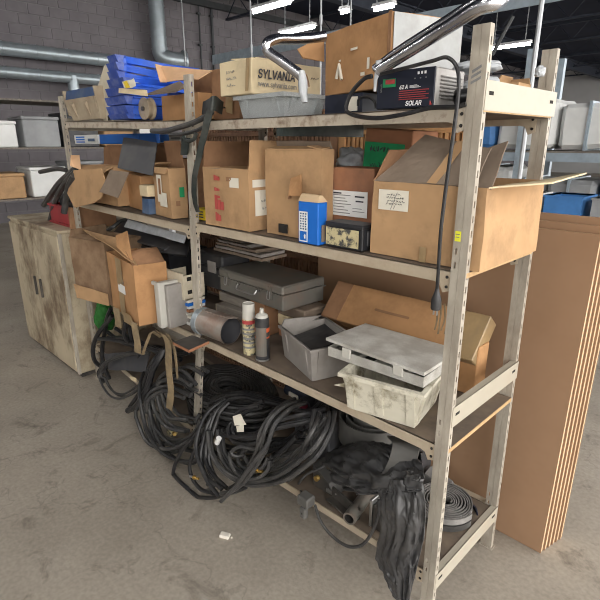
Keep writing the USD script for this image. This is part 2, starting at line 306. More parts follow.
class Carton(Thing):
    """A corrugated box. Its base point is the bottom corner at its front right; x from -w to 0, y from 0 to d, z from 0 to h."""
    def __init__(s, name, label, P, w, d, h, rz=0., m='card_tan', flaps=None, closed=False, amp=.004, seed=0, cat='box', group=None, t=.004, tilt=None, lean=0.):
        super().__init__(name, label, cat, P, rz, group, tilt=tilt); s.w, s.d, s.h = w, d, h
        if closed: body = bx(-w, 0, 0, d, 0, h, .003)
        else: body = cube(-w, 0, 0, d, 0, h) - cube(-w + t, -t, t, d - t, t, h + 1)
        b0 = tm(body); v_, f_ = trimesh.remesh.subdivide_to_size(b0.vertices, b0.faces, .045, 20); body = trimesh.Trimesh(v_, f_, process=True)
        dv_ = noise3(np.array(body.vertices), 5, seed) * amp; dv_[:, 2] *= np.clip(body.vertices[:, 2] / .05, 0, 1); body.vertices = body.vertices + dv_
        if lean: body.vertices[:, 0] += body.vertices[:, 2] * lean
        s.body = s.part('body', body, m, 25)
        for side, spec in (flaps or {}).items():
            a, L, *rest = spec; fm = rest[0] if rest else m; curl = rest[1] if len(rest) > 1 else 0.
            s.flap(side, a, L, fm, curl, seed, t, lean)
    def flap(s, side, ang, L, m, curl=0., seed=0, t=.004, lean=0.):
        w, d, h = s.w, s.d, s.h; side0 = side[0]
        e0, e1, out = {'f': ((-w, 0, h), (0, 0, h), (0, -1, 0)), 'b': ((0, d, h), (-w, d, h), (0, 1, 0)), 'r': ((0, 0, h), (0, d, h), (1, 0, 0)), 'l': ((-w, d, h), (-w, 0, h), (-1, 0, 0))}[side0]
        e0, e1, out = np.array(e0, float), np.array(e1, float), np.array(out, float); e0[0] += h * lean; e1[0] += h * lean
        n = 8; G = []; p = np.zeros(3); a = math.radians(ang)
        for k in range(n + 1):
            ins = .02 * min(1, k) + .02 * k / n
            G.append([e0 + (e1 - e0) * (ins + (1 - 2 * ins) * q) + p for q in np.linspace(0, 1, 9)])
            p = p + (out * math.sin(a) + np.array([0, 0, math.cos(a)])) * L / n; a += math.radians(curl) / n
        G = np.array(G); G = G + (noise3(G.reshape(-1, 3), 7, seed + 31) * .004).reshape(G.shape) * np.linspace(0, 1, n + 1)[:, None, None]
        s.part('flap', sheet(G, t), m, 30)
    def face(s, side, a, b, out=.0):
        """Point on a side: a metres from its left edge as seen, b above the base."""
        e = .0045 + out
        return {'f': (-s.w + a, -e, b), 'r': (e, a, b), 'l': (-s.w - e, s.d - a, b), 't': (-s.w + a, b, s.h + e)}[side]
    def decal(s, name, side, a, b, w, h, m, th=.0008, parent=None, label=None, out=0., seed=0):
        p0 = np.array(s.face(side, a, b, out)); p1 = np.array(s.face(side, a + w, b, out)); p2 = np.array(s.face(side, a + w, b + h, out)); p3 = np.array(s.face(side, a, b + h, out))
        return s.part(name, quad(p0, p1, p2, p3, 6, 6, th, .0006, 20, seed), m, parent=parent, label=label)
    def text(s, side, a, b, string, hgt, m, bold=False, shear=0., stretch=1., up=False, name='lettering', out=.0):
        g = meshkit.text_mesh(string, hgt, .0008, bold); v = np.array(g.vertices); v[:, 0] = v[:, 0] * stretch + v[:, 1] * shear
        if up: v = np.stack([-v[:, 1], v[:, 0], v[:, 2]], 1)
        o = np.array(s.face(side, a, b, out + .0008)); ex = np.array(s.face(side, a + 1, b)) - np.array(s.face(side, a, b)); ez = np.array([0, 0, 1.]) if side != 't' else np.array([0, 1., 0])
        en = np.cross(ex, ez); g.vertices = o + v[:, :1] * ex + v[:, 1:2] * ez + v[:, 2:] * en
        return s.part(name, g, m, kind='stuff')
    def scribble(s, side, a, b, w, rows, pitch, m='ink_grey', seed=0, hgt=None, th=.0016):
        """Rows of illegible handwriting or small print as pen strokes."""
        rng = random.Random(seed); ms = []; hgt = hgt or pitch * .5
        for r in range(rows):
            x = a + rng.uniform(0, .1) * w
            while x < a + w * rng.uniform(.75, 1):
                k = rng.uniform(.06, .2) * w; pts = []
                for q in range(6): pts.append(s.face(side, x + k * q / 5, b - r * pitch + rng.uniform(-.5, .5) * hgt, .0012))
                ms.append(tube(pts, th / 2, 4)); x += k + .04 * w
        return s.part('handwriting', join(*ms), m, kind='stuff')

# ================================================================ the setting
single('floor', 'worn grey-brown concrete warehouse floor with dark smears', 'floor', bx(-14, 12, -9, 30, -.08, 0), 'concrete', kind='structure')
ceil = Thing('ceiling', 'dark corrugated warehouse ceiling on steel joists', 'ceiling', (0, 0, 4.92), kind='structure')
ceil.part('deck', bx(-11.4, 4.6, -7.5, 30, .25, .35), 'ceiling_dark')
for k in range(9):
    y = 1.5 + 3.1 * k
    ceil.part('joist', join(bx(-11.3, 4.6, y - .05, y + .05, .18, .25), bx(-11.3, 4.6, y - .05, y + .05, -.32, -.27),
        *[tube([(x, y, -.28), (x + .45, y, .2), (x + .9, y, -.28)], .015, 5) for x in np.arange(-11, 3.7, .9)]), 'joist_steel')
for x in (-7.5, -2.6, 2.6):
    ceil.part('girder', join(bx(x - .11, x + .11, -8, 29, -.10, -.07), bx(x - .012, x + .012, -8, 29, -.4, -.08), bx(x - .11, x + .11, -8, 29, -.43, -.40)), 'joist_steel')
wall = Thing('wall_left', 'grey concrete block wall at the left of the warehouse', 'wall', (-11, 0, 0), kind='structure')
wall.part('wall_core', bx(-.3, -.012, -9, 30, 0, 5.2), 'mortar')
rng = random.Random(4)
far = []
for r in range(26):
    z = .004 + r * .2
    for c in range(-20, 74):
        y = c * .4 + (.2 if r % 2 else 0)
        o = rng.uniform(-.003, .003)
        b = bx(-.05, o, y + .006, y + .394, z + .006, z + .194, .006 if (z > 2.7 and 2.2 < y < 9.6) else 0)
        if z > 2.7 and 2.2 < y < 9.6: wall.part('block', b, 'block')
        else: far.append(b)
wall.part('block_field', join(*far), 'block', kind='stuff')
single('trim_1', 'dark steel angle along the top of the block wall', 'trim', bx(-11, -10.9, -9, 30, 4.80, 4.94), 'conduit_dark', kind='structure')
wf = Thing('wall_back', 'pale far wall of the warehouse', 'wall', (0, 29, 0), kind='structure')
wf.part('panel', bx(-11, 4.6, 0, .2, 0, 5.2), 'far_wall')
wq_ = Thing('wall_front', 'pale wall behind the viewer on the far side of the aisle', 'wall', (0, -7.2, 0), kind='structure')
wq_.part('panel', bx(-11, 4.6, -.2, 0, 0, 5.2), 'far_wall')
ga, gb_ = at(432, 24, y=5.0), at(548, 6, y=5.0)
ceil.part('cross_beam', bx(-8, 4.5, 5.0, 5.02, ga[2] - 4.92 - .0, ga[2] - 4.92 + .16), 'far_metal', world=False)
br0, br1 = at(513, 16, y=4.9), at(492, 55, y=4.9)
ceil.part('brace', tube([br0 - [0, 0, 0], br1], .022, 6), 'conduit_dark', world=True)

# ---- ducts and conduits on the block wall
def duct(name, label, path, r, seam=.6):
    d = Thing(name, label, 'duct', (0, 0, 0))
    p = np.array(path, float); d.part('pipe', tube(p, r, 20), 'duct_steel', 40)
    for a, b in zip(p[:-1], p[1:]):
        L = np.linalg.norm(b - a); u = (b - a) / L
        for s in np.arange(seam / 2, L, seam): d.part('seam', tube([a + u * (s - .012), a + u * (s + .012)], r + .008, 20), 'duct_steel', 40)
    return d
duct('air_duct', 'upper of two horizontal round steel ducts on the block wall', [(-10.62, -3, 3.27), (-10.62, 5.0, 3.27)], .125)
d2 = duct('air_duct', 'lower horizontal round steel duct with a short drop pipe', [(-10.62, -3, 2.86), (-10.62, 4.85, 2.86)], .105)
d2.part('drop_pipe', tube([(-10.62, 3.35, 2.9), (-10.62, 3.35, 2.2)], .11, 18), 'duct_steel', 40)
dv = duct('air_duct', 'vertical round steel duct coming down the block wall', [(-10.62, 5.43, 5.0), (-10.62, 5.43, 3.62)], .17, .32)
dv.part('elbow', tube(spline([(-10.62, 5.43, 3.66), (-10.60, 5.46, 3.5), (-10.5, 5.62, 3.42), (-10.4, 5.95, 3.4)], 14), .18, 18), 'duct_steel', 40)
dv.part('flange', tube([(-10.41, 5.9, 3.4), (-10.4, 5.95, 3.4)], .24, 18), 'duct_steel', 40)
for k, (u, r) in enumerate(((201, .02), (213.5, .035))):
    q = at(u, 40, x=-10.9); t = Thing('conduit', ('thin' if k == 0 else 'thicker') + ' dark vertical conduit running up the block wall', 'conduit', (-10.93, q[1], 0))
    t.part('pipe', tube([(0, 0, .5), (0, 0, 4.78)], r, 8), 'conduit_dark')
    for z in (2.9, 3.9, 4.6): t.part('clip', bx(-.05, .02, -.05, .05, z, z + .04), 'conduit_dark')
    if k == 1: t.part('junction_box', join(bx(-.02, .07, -.06, .06, 3.6, 3.72, .01), bx(0, .04, .05, .22, 3.66, 3.69)), 'conduit_dark')
# ---- hanging rods
for k, (u, v, dep, zlo, m, lab) in enumerate(((184, 40, 5.2, 2.3, 'conduit', 'thin pale rod hanging in front of the block wall'),
        (251, 30, 4.2, 2.0, 'conduit', 'pale hanging rod behind the lamp carton'), (321, 10, 3.6, 2.0, 'conduit', 'pale hanging rod at the left edge of the big orange carton'),
        (351, 5, 4.4, 2.0, 'conduit', 'thin pale hanging rod above the big orange carton'), (537, 40, 3.6, .0, 'conduit', 'pale vertical conduit behind the right rear post'))):
    q = at(u, v, y=dep); t = Thing('hanging_rod', lab, 'rod', (q[0], q[1], zlo))
    t.part('rod', tube([(0, 0, 0), (0, 0, 4.85 - zlo)], .022 if k == 4 else .012, 8), m); t.part('coupling', tube([(0, 0, .9), (0, 0, 1.0)], .03 if k == 4 else .02, 8), m)

# ---- lamps
def lamp(x, y, z, label, L=1.15, rz=0., group=None):
    t = Thing('strip_lamp', label, 'ceiling lamp', (x, y, z), rz, group)
    t.part('housing', join(bx(-L / 2, L / 2, -.07, .07, .03, .08, .01), bx(-L / 2, L / 2, -.09, .09, .02, .03)), 'lamp_white')
    t.part('diffuser', tube([(-L / 2 + .02, 0, -.012), (L / 2 - .02, 0, -.012)], .034, 12), 'lamp_glow', 40)
    for s in (-1, 1):
        t.part('hanger', join(*[bx(s * L * .36 - .009, s * L * .36 + .009, -.003 if k % 2 else -.009, .003 if k % 2 else .009, .08 + k * .05, .13 + k * .05) for k in range(int((4.85 - z - .08) / .05))]), 'conduit')
    return t
for u, v, z, lab in ((271, 6.5, 4.0, 'glowing strip lamp on chains, leftmost of those above the top shelf'), (297, 30, 3.9, 'glowing strip lamp just above the chrome tube bend'),
        (384, 7, 3.9, 'glowing strip lamp over the corner of the big orange carton'), (345, 11, 4.0, 'small glowing strip lamp beside the top edge of the big orange carton'),
        (509, 46, 3.8, 'glowing strip lamp seen right of the front post'), (531, 2, 3.7, 'glowing strip lamp at the upper right, above the pale conduit')):
    q = at(u, v, z=z); lamp(q[0], q[1], q[2], lab, {384: .45, 345: .22, 531: .4}.get(u, 1.05))
for x in (-8.4, -4.6, -.6, 2.4):
    for y in (-5.0, -2.2): lamp(x, y, 4.0, 'strip lamp of the rows over the aisle', 1.15, 0., 'strip lamps over the aisle')

# ================================================================ the shelving unit
S1, S2, S3 = 1.652, 1.232, .686
unit = Thing('shelving_unit', 'two-bay cream painted steel storage rack with four board shelves', 'shelving', (0, 0, 0))
def post(xr, y0, m='post_paint', lean=None, H=1.83, front=True):
    b = cube(xr - .044, xr, y0, y0 + .02, 0, H) - cube(xr - .0415, xr - .0025, y0 + .0025, y0 + .03, -1, H + 1) - cube(xr - .0228, xr - .0212, y0 - .01, y0 + .0012, -1, H + 1)
    holes = [cube(xr - .06, xr + .06, y0 + .007, y0 + .0135, z, z + .018) for z in np.arange(.07, H - .04, .0381)]
    holes += [cube(xr - .037, xr - .0305, y0 - .05, y0 + .01, z, z + .018) for z in np.arange(.2, H - .1, .52)] + [cube(xr - .037, xr - .0305, y0 - .05, y0 + .01, z + .038, z + .056) for z in np.arange(.2, H - .1, .52)]
    b = b - manifold3d.Manifold.compose(holes)
    m_ = tm(b)
    if lean:
        v, f = trimesh.remesh.subdivide_to_size(m_.vertices, m_.faces, .2, 20); m_ = trimesh.Trimesh(v, f); m_.vertices[:, 0] += np.interp(m_.vertices[:, 2], *lean)
    p = unit.part('post', m_, m)
    unit.part('foot', bx(xr - .05 + (lean[1][0] if lean else 0), xr + .006 + (lean[1][0] if lean else 0), y0 - .006, y0 + .03, 0, .004), 'post_paint', parent=p)
    return p
front_post = post(0, 0)
post(0, .46, 'post_paint', ((0, 1.83), (-.0, -.01)))
LEAN = ((0, .6, 1.83), (-.108, -.013, .042))
post(-1.292, 0, 'post_paint', LEAN); post(-1.33, .46, 'post_paint')
post(-2.6, 0, 'post_paint'); post(-2.6, .46, 'post_paint')
unit.part('label', bx(-.040, -.024, -.0012, .0002, 1.315, 1.342), 'label_yellow', parent=front_post, label='small bright yellow sticker on the right front post')
for k in (0, 1): unit.part('label_print', bx(-.038, -.027, -.0018, -.0011, 1.325 + .008 * k, 1.327 + .008 * k), 'ink_grey', parent=front_post, kind='stuff')
for z in (1.70, 1.712, 1.725): unit.part('scuff', quad((-.036, -.0006, z), (-.012, -.0006, z + .012), (-.012, -.0006, z + .018), (-.036, -.0006, z + .007), 3, 2, .0006, .002, 40, int(z * 99)), 'ink_grey', parent=front_post, kind='stuff')
def beam(xa, za, xb, zb, y, h, m='beam_paint', tab=.028):
    """Front or rear rail from its left end (bottom height za) to its right end (zb), with riveted end tabs hanging below."""
    o = [(xa, za - tab + .008), (xa + .022, za - tab), (xa + .034, za - .004), (xa + .05, za), (xb - .05, zb), (xb - .034, zb - .004), (xb - .022, zb - tab), (xb, zb - tab + .008), (xb, zb + h), (xa, za + h)]
    p = unit.part('beam', join(poly(o, .003, 'xz').apply_translation((0, y, 0)), hull([(x, yy, z) for x, z in ((xa, za + h - .002), (xb, zb + h - .002), (xa, za + h), (xb, zb + h)) for yy in (y, y + .03)])), m)
    for x, z in ((xa + .011, za - tab + .018), (xb - .011, zb - tab + .018)):
        for dz in (0, .028): unit.part('rivet', tube([(x, y - .002, z + dz), (x, y + .001, z + dz)], .0045, 8), 'slot', parent=p)
    return p
def board(xa, za, xb, zb, th=.016, m='shelf_board', y0=.006, y1=.455):
    p = unit.part('shelf_board', hull([(x, y, z) for x, zt in ((xa, za), (xb, zb)) for y in (y0, y1) for z in (zt - th, zt)]), m)
    for x, zt, s in ((xb, zb, 1), (xa, za, -1)): unit.part('raw_edge', bx(x - .0005 * s, x + .0012 * s, y0, y1, zt - th + .001, zt - .001), 'board_edge', parent=p)
XR, XM0, XM1, XL = -.043, -1.292, -1.336, -2.603
for y in (.003, .458):
    mm = 'beam_rusty' if y < .1 else 'beam_paint'
    beam(XM0 + .03, 1.616, XR, 1.616, y, .034, mm); beam(XL, 1.655, XM1 + .03, 1.622, y, .032, 'beam_rusty')
    beam(XM0 + .004, 1.194, XR, 1.194, y, .036); beam(XL, 1.194, XM1 + .008, 1.176, y, .036)
    beam(XM0 - .01, .647, XR, .647, y, .037); beam(XL, .65, XM1 - .01, .65, y, .034)
    beam(XM0 - .08, .125, XR, .165, y, .033); beam(XL, .23, XM1 - .09, .10, y, .033)
board(XM0 + .01, 1.651, XR + .042, 1.652); board(XL - .02, 1.690, XM0 + .005, 1.656)
board(XM0 + .0, 1.231, XR + .042, 1.232); board(XL - .02, 1.231, XM0 - .003, 1.214)
board(XM0 + .0, .686, XR + .042, .686); board(XL - .02, .686, XM0 - .003, .686)
board(XM0 + .0, .160, XR + .03, .200); board(XL - .02, .265, XM1 - .05, .135)
for z0, h in ((1.640, .069), (.759, .066), (.141, .062)):
    for x in (-.001, -2.646):
        p = unit.part('side_rail', join(poly([(.006, z0), (.472, z0), (.472, z0 + h), (.006, z0 + h)], .003, 'yz').apply_translation((x, 0, 0)), bx(x - .02, x + .002, .006, .472, z0 + h - .003, z0 + h)), 'rail_paint')
        for y in (.035, .435): unit.part('slot', bx(x + .002, x + .0036, y - .012, y + .012, z0 + h * .52, z0 + h * .52 + .009), 'slot', parent=p)
for z0 in (.66,):
    unit.part('side_rail', bx(XM0 - .024, XM0 - .021, .02, .46, z0 - .03, z0 + .03), 'rail_paint'); unit.part('support_bar', bx(-.75, -.72, .01, .46, 1.588, 1.633), 'strap_dark')

# ================================================================ top shelf
# -- clear storage bin, lamp carton on it
def storage_bin(name, label, P, w, d, h, rz, m, flare=.02, t=.003, rim=.012, cat='bin', ribs=True, parent_group=None):
    t_ = Thing(name, label, cat, P, rz)
    f = flare
    outer = hull([(-w + f, f, 0), (-f, f, 0), (-f, d - f, 0), (-w + f, d - f, 0), (-w, 0, h), (0, 0, h), (0, d, h), (-w, d, h)])
    inner = hull([(-w + f + t, f + t, t), (-f - t, f + t, t), (-f - t, d - f - t, t), (-w + f + t, d - f - t, t), (-w + t, t, h + .001), (-t, t, h + .001), (-t, d - t, h + .001), (-w + t, d - t, h + .001)])
    mk = lambda q: manifold3d.Manifold(manifold3d.Mesh(np.array(q.vertices, np.float32), np.array(q.faces, np.uint32)))
    t_.body = t_.part('body', mk(outer) - mk(inner), m, 30)
    r = cube(-w - rim, rim, -rim, d + rim, h - rim * 1.2, h) - cube(-w + t, -t, t, d - t, h - 1, h + 1)
    t_.part('rim', r, m)
    if ribs:
        for x in (-w * .82, -w * .18): t_.part('rib', hull([(x - .012, f * .9, .01), (x + .012, f * .9, .01), (x - .012, -rim * .8, h - rim), (x + .012, -rim * .8, h - rim), (x - .012, f + .004, .01), (x + .012, f + .004, .01), (x + .012, .004, h - rim), (x - .012, .004, h - rim)]), m)
        for y in (d * .2, d * .8): t_.part('rib', hull([(-f * .9, y - .012, .01), (-f * .9, y + .012, .01), (rim * .8, y - .012, h - rim), (rim * .8, y + .012, h - rim), (-f - .004, y - .012, .01), (-f - .004, y + .012, .01), (-.004, y + .012, h - rim), (-.004, y - .012, h - rim)]), m)
    return t_
Pb = at(284, 117, y=.06); Lb = at(238, 118, y=.06); Rb = at(326, 112, x=Pb[0])
hb = height_at(Pb, 92) - S1
storage_bin('storage_bin', 'translucent grey plastic storage bin under the cream lamp carton', (Pb[0], .06, S1 + .001), Pb[0] - Lb[0], min(Rb[1], .46) - .06, hb, 0, 'clear_plastic', .015)
single('cable_bundle', 'dark cables lying in the translucent storage bin', 'cables', tube(spline([Pb * [1, 1, 0] + np.array([-.06 - .05 * (k % 3), .07 + .035 * (k % 5), S1 + .02 + .004 * k]) for k in range(9)], 60), .007, 6), 'rubber')
zb = S1 + hb + .003
Pl = at(252.5, 88, z=zb) if False else np.array([Pb[0] - .17, .035, zb])
def on_vertical(u, x=None, y=None): return at(u, 90, x=x, y=y)
Pl = np.array([on_vertical(252.5, y=.035)[0], .035, zb])
wl = Pl[0] - on_vertical(220, y=.035)[0]; dl = on_vertical(321.5, x=Pl[0])[1] - .035; hl = height_at(Pl, 57.5) - zb
lampbox = Carton('lamp_carton', 'weathered cream carton with bold black lettering on the clear bin', Pl, wl, min(dl, .55), hl, 0, 'card_cream', closed=True, amp=.006, seed=3)
k_ = min(dl, .55)
lampbox.text('r', k_ * .055, hl * .46, 'SYLVANIA', hl * .25, 'ink', True, .18, k_ * .42 / (8 * hl * .25 * .72))
lampbox.text('r', k_ * .06, hl * .22, 'www.sylvania.com', hl * .15, 'ink_grey', False, 0., k_ * .42 / (16 * hl * .15 * .60))
lampbox.scribble('f', wl * .25, hl * .68, wl * .3, 3, .022, 'ink_grey', 4)
lampbox.scribble('r', k_ * .8, hl * .62, k_ * .15, 1, .02, 'ink', 6)
lampbox.part('tape', quad((-wl * .18, -.006, 0.01), (-wl * .10, -.006, 0.01), (-wl * .02, -.006, hl), (-wl * .12, -.006, hl), 2, 6, .0008, .001, 20, 1), 'tape_tan')
lampbox.part('flap', quad((-.002, .02, hl + .003), (-.002, k_ * .3, hl + .003), (-wl * .9, k_ * .35, hl + .03), (-wl * .8, .03, hl + .012), 6, 6, .004, .004, 9, 5), 'card_cream')
# -- brown carton to the left of the bin
Pq = np.array([at(240, 118, y=.16)[0], .16, S1 + .010]); wq = Pq[0] - at(213, 118, y=.16)[0]
bc = Carton('carton', 'narrow brown carton standing left of the cream lamp carton', Pq, wq, .25, height_at(Pq, 68) - S1, 0, 'card_brown', closed=True, seed=5)
bc.part('torn_tape', quad((-wq * .45, -.008, .03), (-wq * .2, -.008, .02), (-wq * .15, -.012, .12), (-wq * .4, -.012, .13), 5, 5, .001, .006, 30, 2), 'tape_tan')
# -- dark trays under the big orange carton
Pd = np.array([at(362, 112, y=.17)[0], .17, S1 + .002]); wd = Pd[0] - at(325, 112, y=.17)[0]
dt = Thing('parts_tray', 'dark blue parts tray holding up the big orange carton', 'tray', Pd)
hd = height_at(Pd, 93) - S1
dt.part('body', cube(-wd, .0, 0, .26, 0, hd) - cube(-wd + .004, -.004, .004, .256, .006, 1), 'blue_dark'); dt.part('divider', bx(-wd / 2 - .002, -wd / 2 + .002, .004, .256, .004, hd - .006), 'blue_dark')
dt.part('label_card', bx(-wd * .35, -wd * .12, -.002, 0, hd * .2, hd * .85), 'paper')
# -- big orange carton with a white side
Po = at(389, 89, y=.15); Lo = at(321.5, 93.5, z=Po[2]); Lo = Po + (at(321.5, 93, y=.27) - Po) * [1, 1, 0]
rzo = math.atan2(Po[1] - Lo[1], Po[0] - Lo[0]); wo = np.linalg.norm(Po - Lo) - .025
Po[2] = S1 + hd + .009
ho = height_at(Po, 10) - Po[2]
dirr = np.array([-math.sin(rzo), math.cos(rzo), 0]); lo, hi = .05, 1.2
for _ in range(40):
    mid = (lo + hi) / 2; q = Po + dirr * mid - EYE; lo, hi = (mid, hi) if 300 + FPX * (q @ CR) / (q @ _f) < 457 else (lo, mid)
do_ = lo
oc = Carton('carton', 'largest orange cardboard carton on the top shelf with a white side', Po, wo, do_, ho, rzo, 'card_orange', closed=True, amp=.005, seed=9)
oc.decal('white_side', 'r', .004, .004, do_ - .008, ho - .008, 'card_white', .002)
oc.part('edge_tape', bx(-.012, .0045, -.0055, -.0045, 0, ho), 'card_brown')
for a, b, w_, h_ in ((.55, .62, .10, .035), (.30, .30, .035, .16), (.39, .22, .06, .05), (.74, .5, .03, .03)): oc.decal('peeled_patch', 'f', wo * (1 - a) * 1., ho * b, wo * w_, ho * h_, 'paper', .0006, seed=int(a * 99))
oc.part('peeled_patch', tube([(-wo * .77, -.006, ho * .25), (-wo * .73, -.006, ho * .46), (-wo * .68, -.006, ho * .22)], .006, 5), 'paper')
single('carton_flap_scrap', 'torn orange cardboard scrap between lamp carton and big orange carton', 'cardboard', quad(at(297, 50, y=.22), at(324, 36, y=.30), at(324, 62, y=.30), at(302, 58, y=.22), 6, 6, .005, .005, 9, 3), 'card_orange')
# -- battery charger
Pc = np.array([at(434, 108, y=.02)[0], .02, S1 + .004]); wc = Pc[0] - at(377, 111, y=.02)[0]; hc = height_at(Pc, 66) - Pc[2]; dc = min(.16, at(462, 106, x=Pc[0])[1] - .02)
ch = Carton('battery_charger', 'black fronted battery charger with red and green badge and louvred grey side', Pc, wc, dc, hc, 0, 'louver_grey', closed=True, amp=0, cat='charger')
ch.part('front_panel', bx(-wc, 0, -.006, .0, 0, hc, .002), 'blue_dark')
o = .003
ch.decal('badge', 'f', wc * .12, hc * .58, wc * .23, hc * .22, 'label_green', out=o); ch.decal('badge_band', 'f', wc * .17, hc * .66, wc * .17, hc * .12, 'label_red', out=o + .0008)
ch.text('f', wc * .42, hc * .50, '62 A', hc * .10, 'ink_white', True, .15, .9, out=o)
for k in range(3): ch.decal('print_line', 'f', wc * .60, hc * (.57 - .028 * k), wc * (.12 + .03 * k), hc * .012, 'ink_white', out=o)
for k in range(5): ch.decal('print_line', 'f', wc * .42, hc * (.44 - .055 * k), wc * (.50 - .05 * (k % 2)), hc * .018, 'label_red', out=o)
ch.text('f', wc * .54, hc * .06, 'SOLAR', hc * .12, 'ink_white', True, .15, .95, out=o)
ch.part('red_mark', hull([(-wc * .055, -.0078, hc * .05), (-wc * .015, -.0078, hc * .05), (-wc * .05, -.0078, hc * .16), (-wc * .03, -.0072, hc * .10)]), 'label_red')
for k in range(3): ch.decal('indicator', 'f', wc * (.72 + .055 * k), hc * .84, wc * .03, hc * .07, 'ink_white', out=o); ch.decal('switch_mark', 'f', wc * (.67 + .09 * k), hc * .73, wc * .02, hc * .03, 'ink_grey', out=o)
ch.text('f', wc * .11, hc * .45, 'SOLAR', hc * .05, 'ink_grey', False, up=True, out=o)
for k in range(7): ch.part('louver', hull([(.001, dc * .15, hc * (.22 + .09 * k)), (.001, dc * .85, hc * (.22 + .09 * k)), (.008, dc * .15, hc * (.22 + .09 * k)), (.008, dc * .85, hc * (.22 + .09 * k)), (.001, dc * .15, hc * (.26 + .09 * k)), (.001, dc * .85, hc * (.26 + .09 * k))]), 'louver_grey')
def cord(name, label, pts, r, m='rubber', cat='cord', n=70, extra=None):
    p = spline(pts, n); t = Thing(name, label, cat, p[0]); t.part('cable', tube(p, r, 8), m, 40, world=True)
    if extra: extra(t, p)
    return t
def plug(t, p):
    e = p[-1]
    t.part('plug', lathe([(0, -.05), (.012, -.05), (.014, -.045), (.014, -.022), (.011, -.012), (.007, 0), (.005, .012), (0, .012)], 14).apply_translation(e), 'plastic_black', 40, world=True)
    for s in (-.005, .005): t.part('prong', bx(e[0] + s - .001, e[0] + s + .001, e[1] - .003, e[1] + .003, e[2] - .066, e[2] - .05), 'steel', world=True)
cord('power_cord', 'black charger cord hanging from the top shelf down to its plug by the post', [at(u, v, y=y) for u, v, y in
    ((381, 74, -.05), (405, 68, -.05), (432, 61, -.045), (447, 57.5, -.04), (457, 68, -.045), (458.5, 90, -.05), (454, 130, -.055), (447, 180, -.058), (441, 230, -.06), (438.5, 268, -.055), (437, 292, -.05))], .0048, extra=plug)
cord('charger_lead', 'thick black charger lead looping along the front edge of the top shelf', [at(u, v, y=y) for u, v, y in
    ((372, 76, -.012), (364, 79, -.014), (352, 92, -.015), (346, 107, -.02), (349, 113, -.022), (362, 117, -.025), (380, 118, -.025), (405, 114, -.025), (430, 108, -.02), (455, 107, -.024), (466, 104, -.022))], .0062)
cord('cable_clamp', 'black cable ring on the dark parts tray beside the charger', [at(u, v, y=.1) for u, v in ((358, 106), (359, 99), (367, 97), (374, 101), (376, 108))], .004)
# -- chrome tubes
def chrome(name, label, pts, r, n=60):
    p = spline(pts, n); t = Thing(name, label, 'tube', p[0]); t.part('tube', tube(p, r, 16), 'chrome', 40, world=True)
    t.part('end_cap', tube([p[0] - (p[1] - p[0]) * .2, p[0] + (p[1] - p[0]) * .4], r * 1.06, 16), 'chrome', 40, world=True); return t
c1 = chrome('chrome_tube', 'bent chrome tube sticking out over the lamp carton', [at(u, v, y=y) for u, v, y in ((325, 36, .17), (312, 38, .13), (295, 39, .07), (278, 39, .0), (267.5, 43, -.05), (268, 51, -.05), (280, 60, -.03), (291, 68, -.01), (302, 77, .01), (305, 88, .02))], .0165)
w = at(303, 86, y=.0); c1.part('tape_wrap', wob(tube([w + [-.004, 0, .045], w, w + [.008, .0, -.05]], [.010, .016, .010], 12), .006, 22, 4, .02), 'bag_white', 30, world=True)
c2 = chrome('chrome_tube', 'front one of the two long chrome tubes leaning above the charger', [at(u, v, y=y) for u, v, y in ((379, 70, -.02), (400, 57, -.03), (440, 32, -.06), (468, 14, -.1), (482, 6, -.11), (494, 3, -.10), (502, -1, -.06))], .0155)
chrome('chrome_tube', 'rear one of the two long chrome tubes leaning above the charger', [at(u, v, y=y) for u, v, y in ((376, 68, .07), (400, 50, .04), (440, 25, -.02), (462, 11, -.06), (478, 1, -.07), (490, -6, -.06))], .0125)
q = at(379, 68, y=-.02); c2.part('plastic_wrap', wob(tube([q + [0, -.005, .02], q, q + [-.006, -.005, -.03], q + [-.008, -.005, -.06]], [.008, .01, .006, .004], 8), .004, 25, 2, .02), 'bag_white', 30, world=True)
# -- things right of the charger
t = Thing('rubber_boot', 'round black rubber tube end on the shelf behind the front post', 'tube', at(464, 98, y=.10))
t.part('tube', (tm(lathe([(.0, -.05), (.022, -.05), (.024, -.0), (.024, .02), (.018, .02), (.017, -.03), (0, -.03)], 18)).apply_transform(trimesh.transformations.rotation_matrix(math.radians(100), [0.7, -.6, 0]))), 'rubber', 40)
def blob(name, label, C, r, m, amp=.25, seed=0, cat='bag', group=None, sub=3, smooth=40):
    b = trimesh.creation.icosphere(sub, 1.0); v = np.array(b.vertices); v = v * (1 + (meshkit.fbm(v * 2.2 + seed * 5.1, 4, seed)[:, None] - .5) * 2 * amp); v[:, 2] = np.maximum(v[:, 2], -.72); b.vertices = v * np.array(r) + np.array(C)
    return single(name, label, cat, b, m, smooth, group)
g1, g2 = at(468, 66, y=.30), at(490, 64, y=.26)
blob('plastic_bag', 'grey-white plastic bag bundle left of the front post top', (g1[0] - .05, .37, S1 + .045), (.075, .07, .052), 'bag_white', .3, 1)
blob('plastic_bag', 'white plastic bag bundle on the top shelf right of the front post', (g2[0] - .015, .245, S1 + .045), (.055, .055, .052), 'bag_white', .3, 5)
blob('plastic_bag', 'flat white plastic bag folded on top of the bag bundles', (g2[0] - .04, .27, S1 + .122), (.07, .06, .020), 'bag_white', .3, 8)
g3 = at(517, 80, y=.36)
cs = Carton('carton', 'low torn tan carton near the right end of the top shelf', (g3[0] + .01, .35, S1 + .002), .07, .09, height_at(g3, 84) - S1, 0, 'card_tan', {'l': (-30, .03), 'b': (-20, .02)}, seed=12)
blob('plastic_wrap', 'crumpled clear wrap against the right rear post at the top', at(540, 72, y=.42), (.014, .014, .018), 'bag_white', .45, 9, 'wrap')

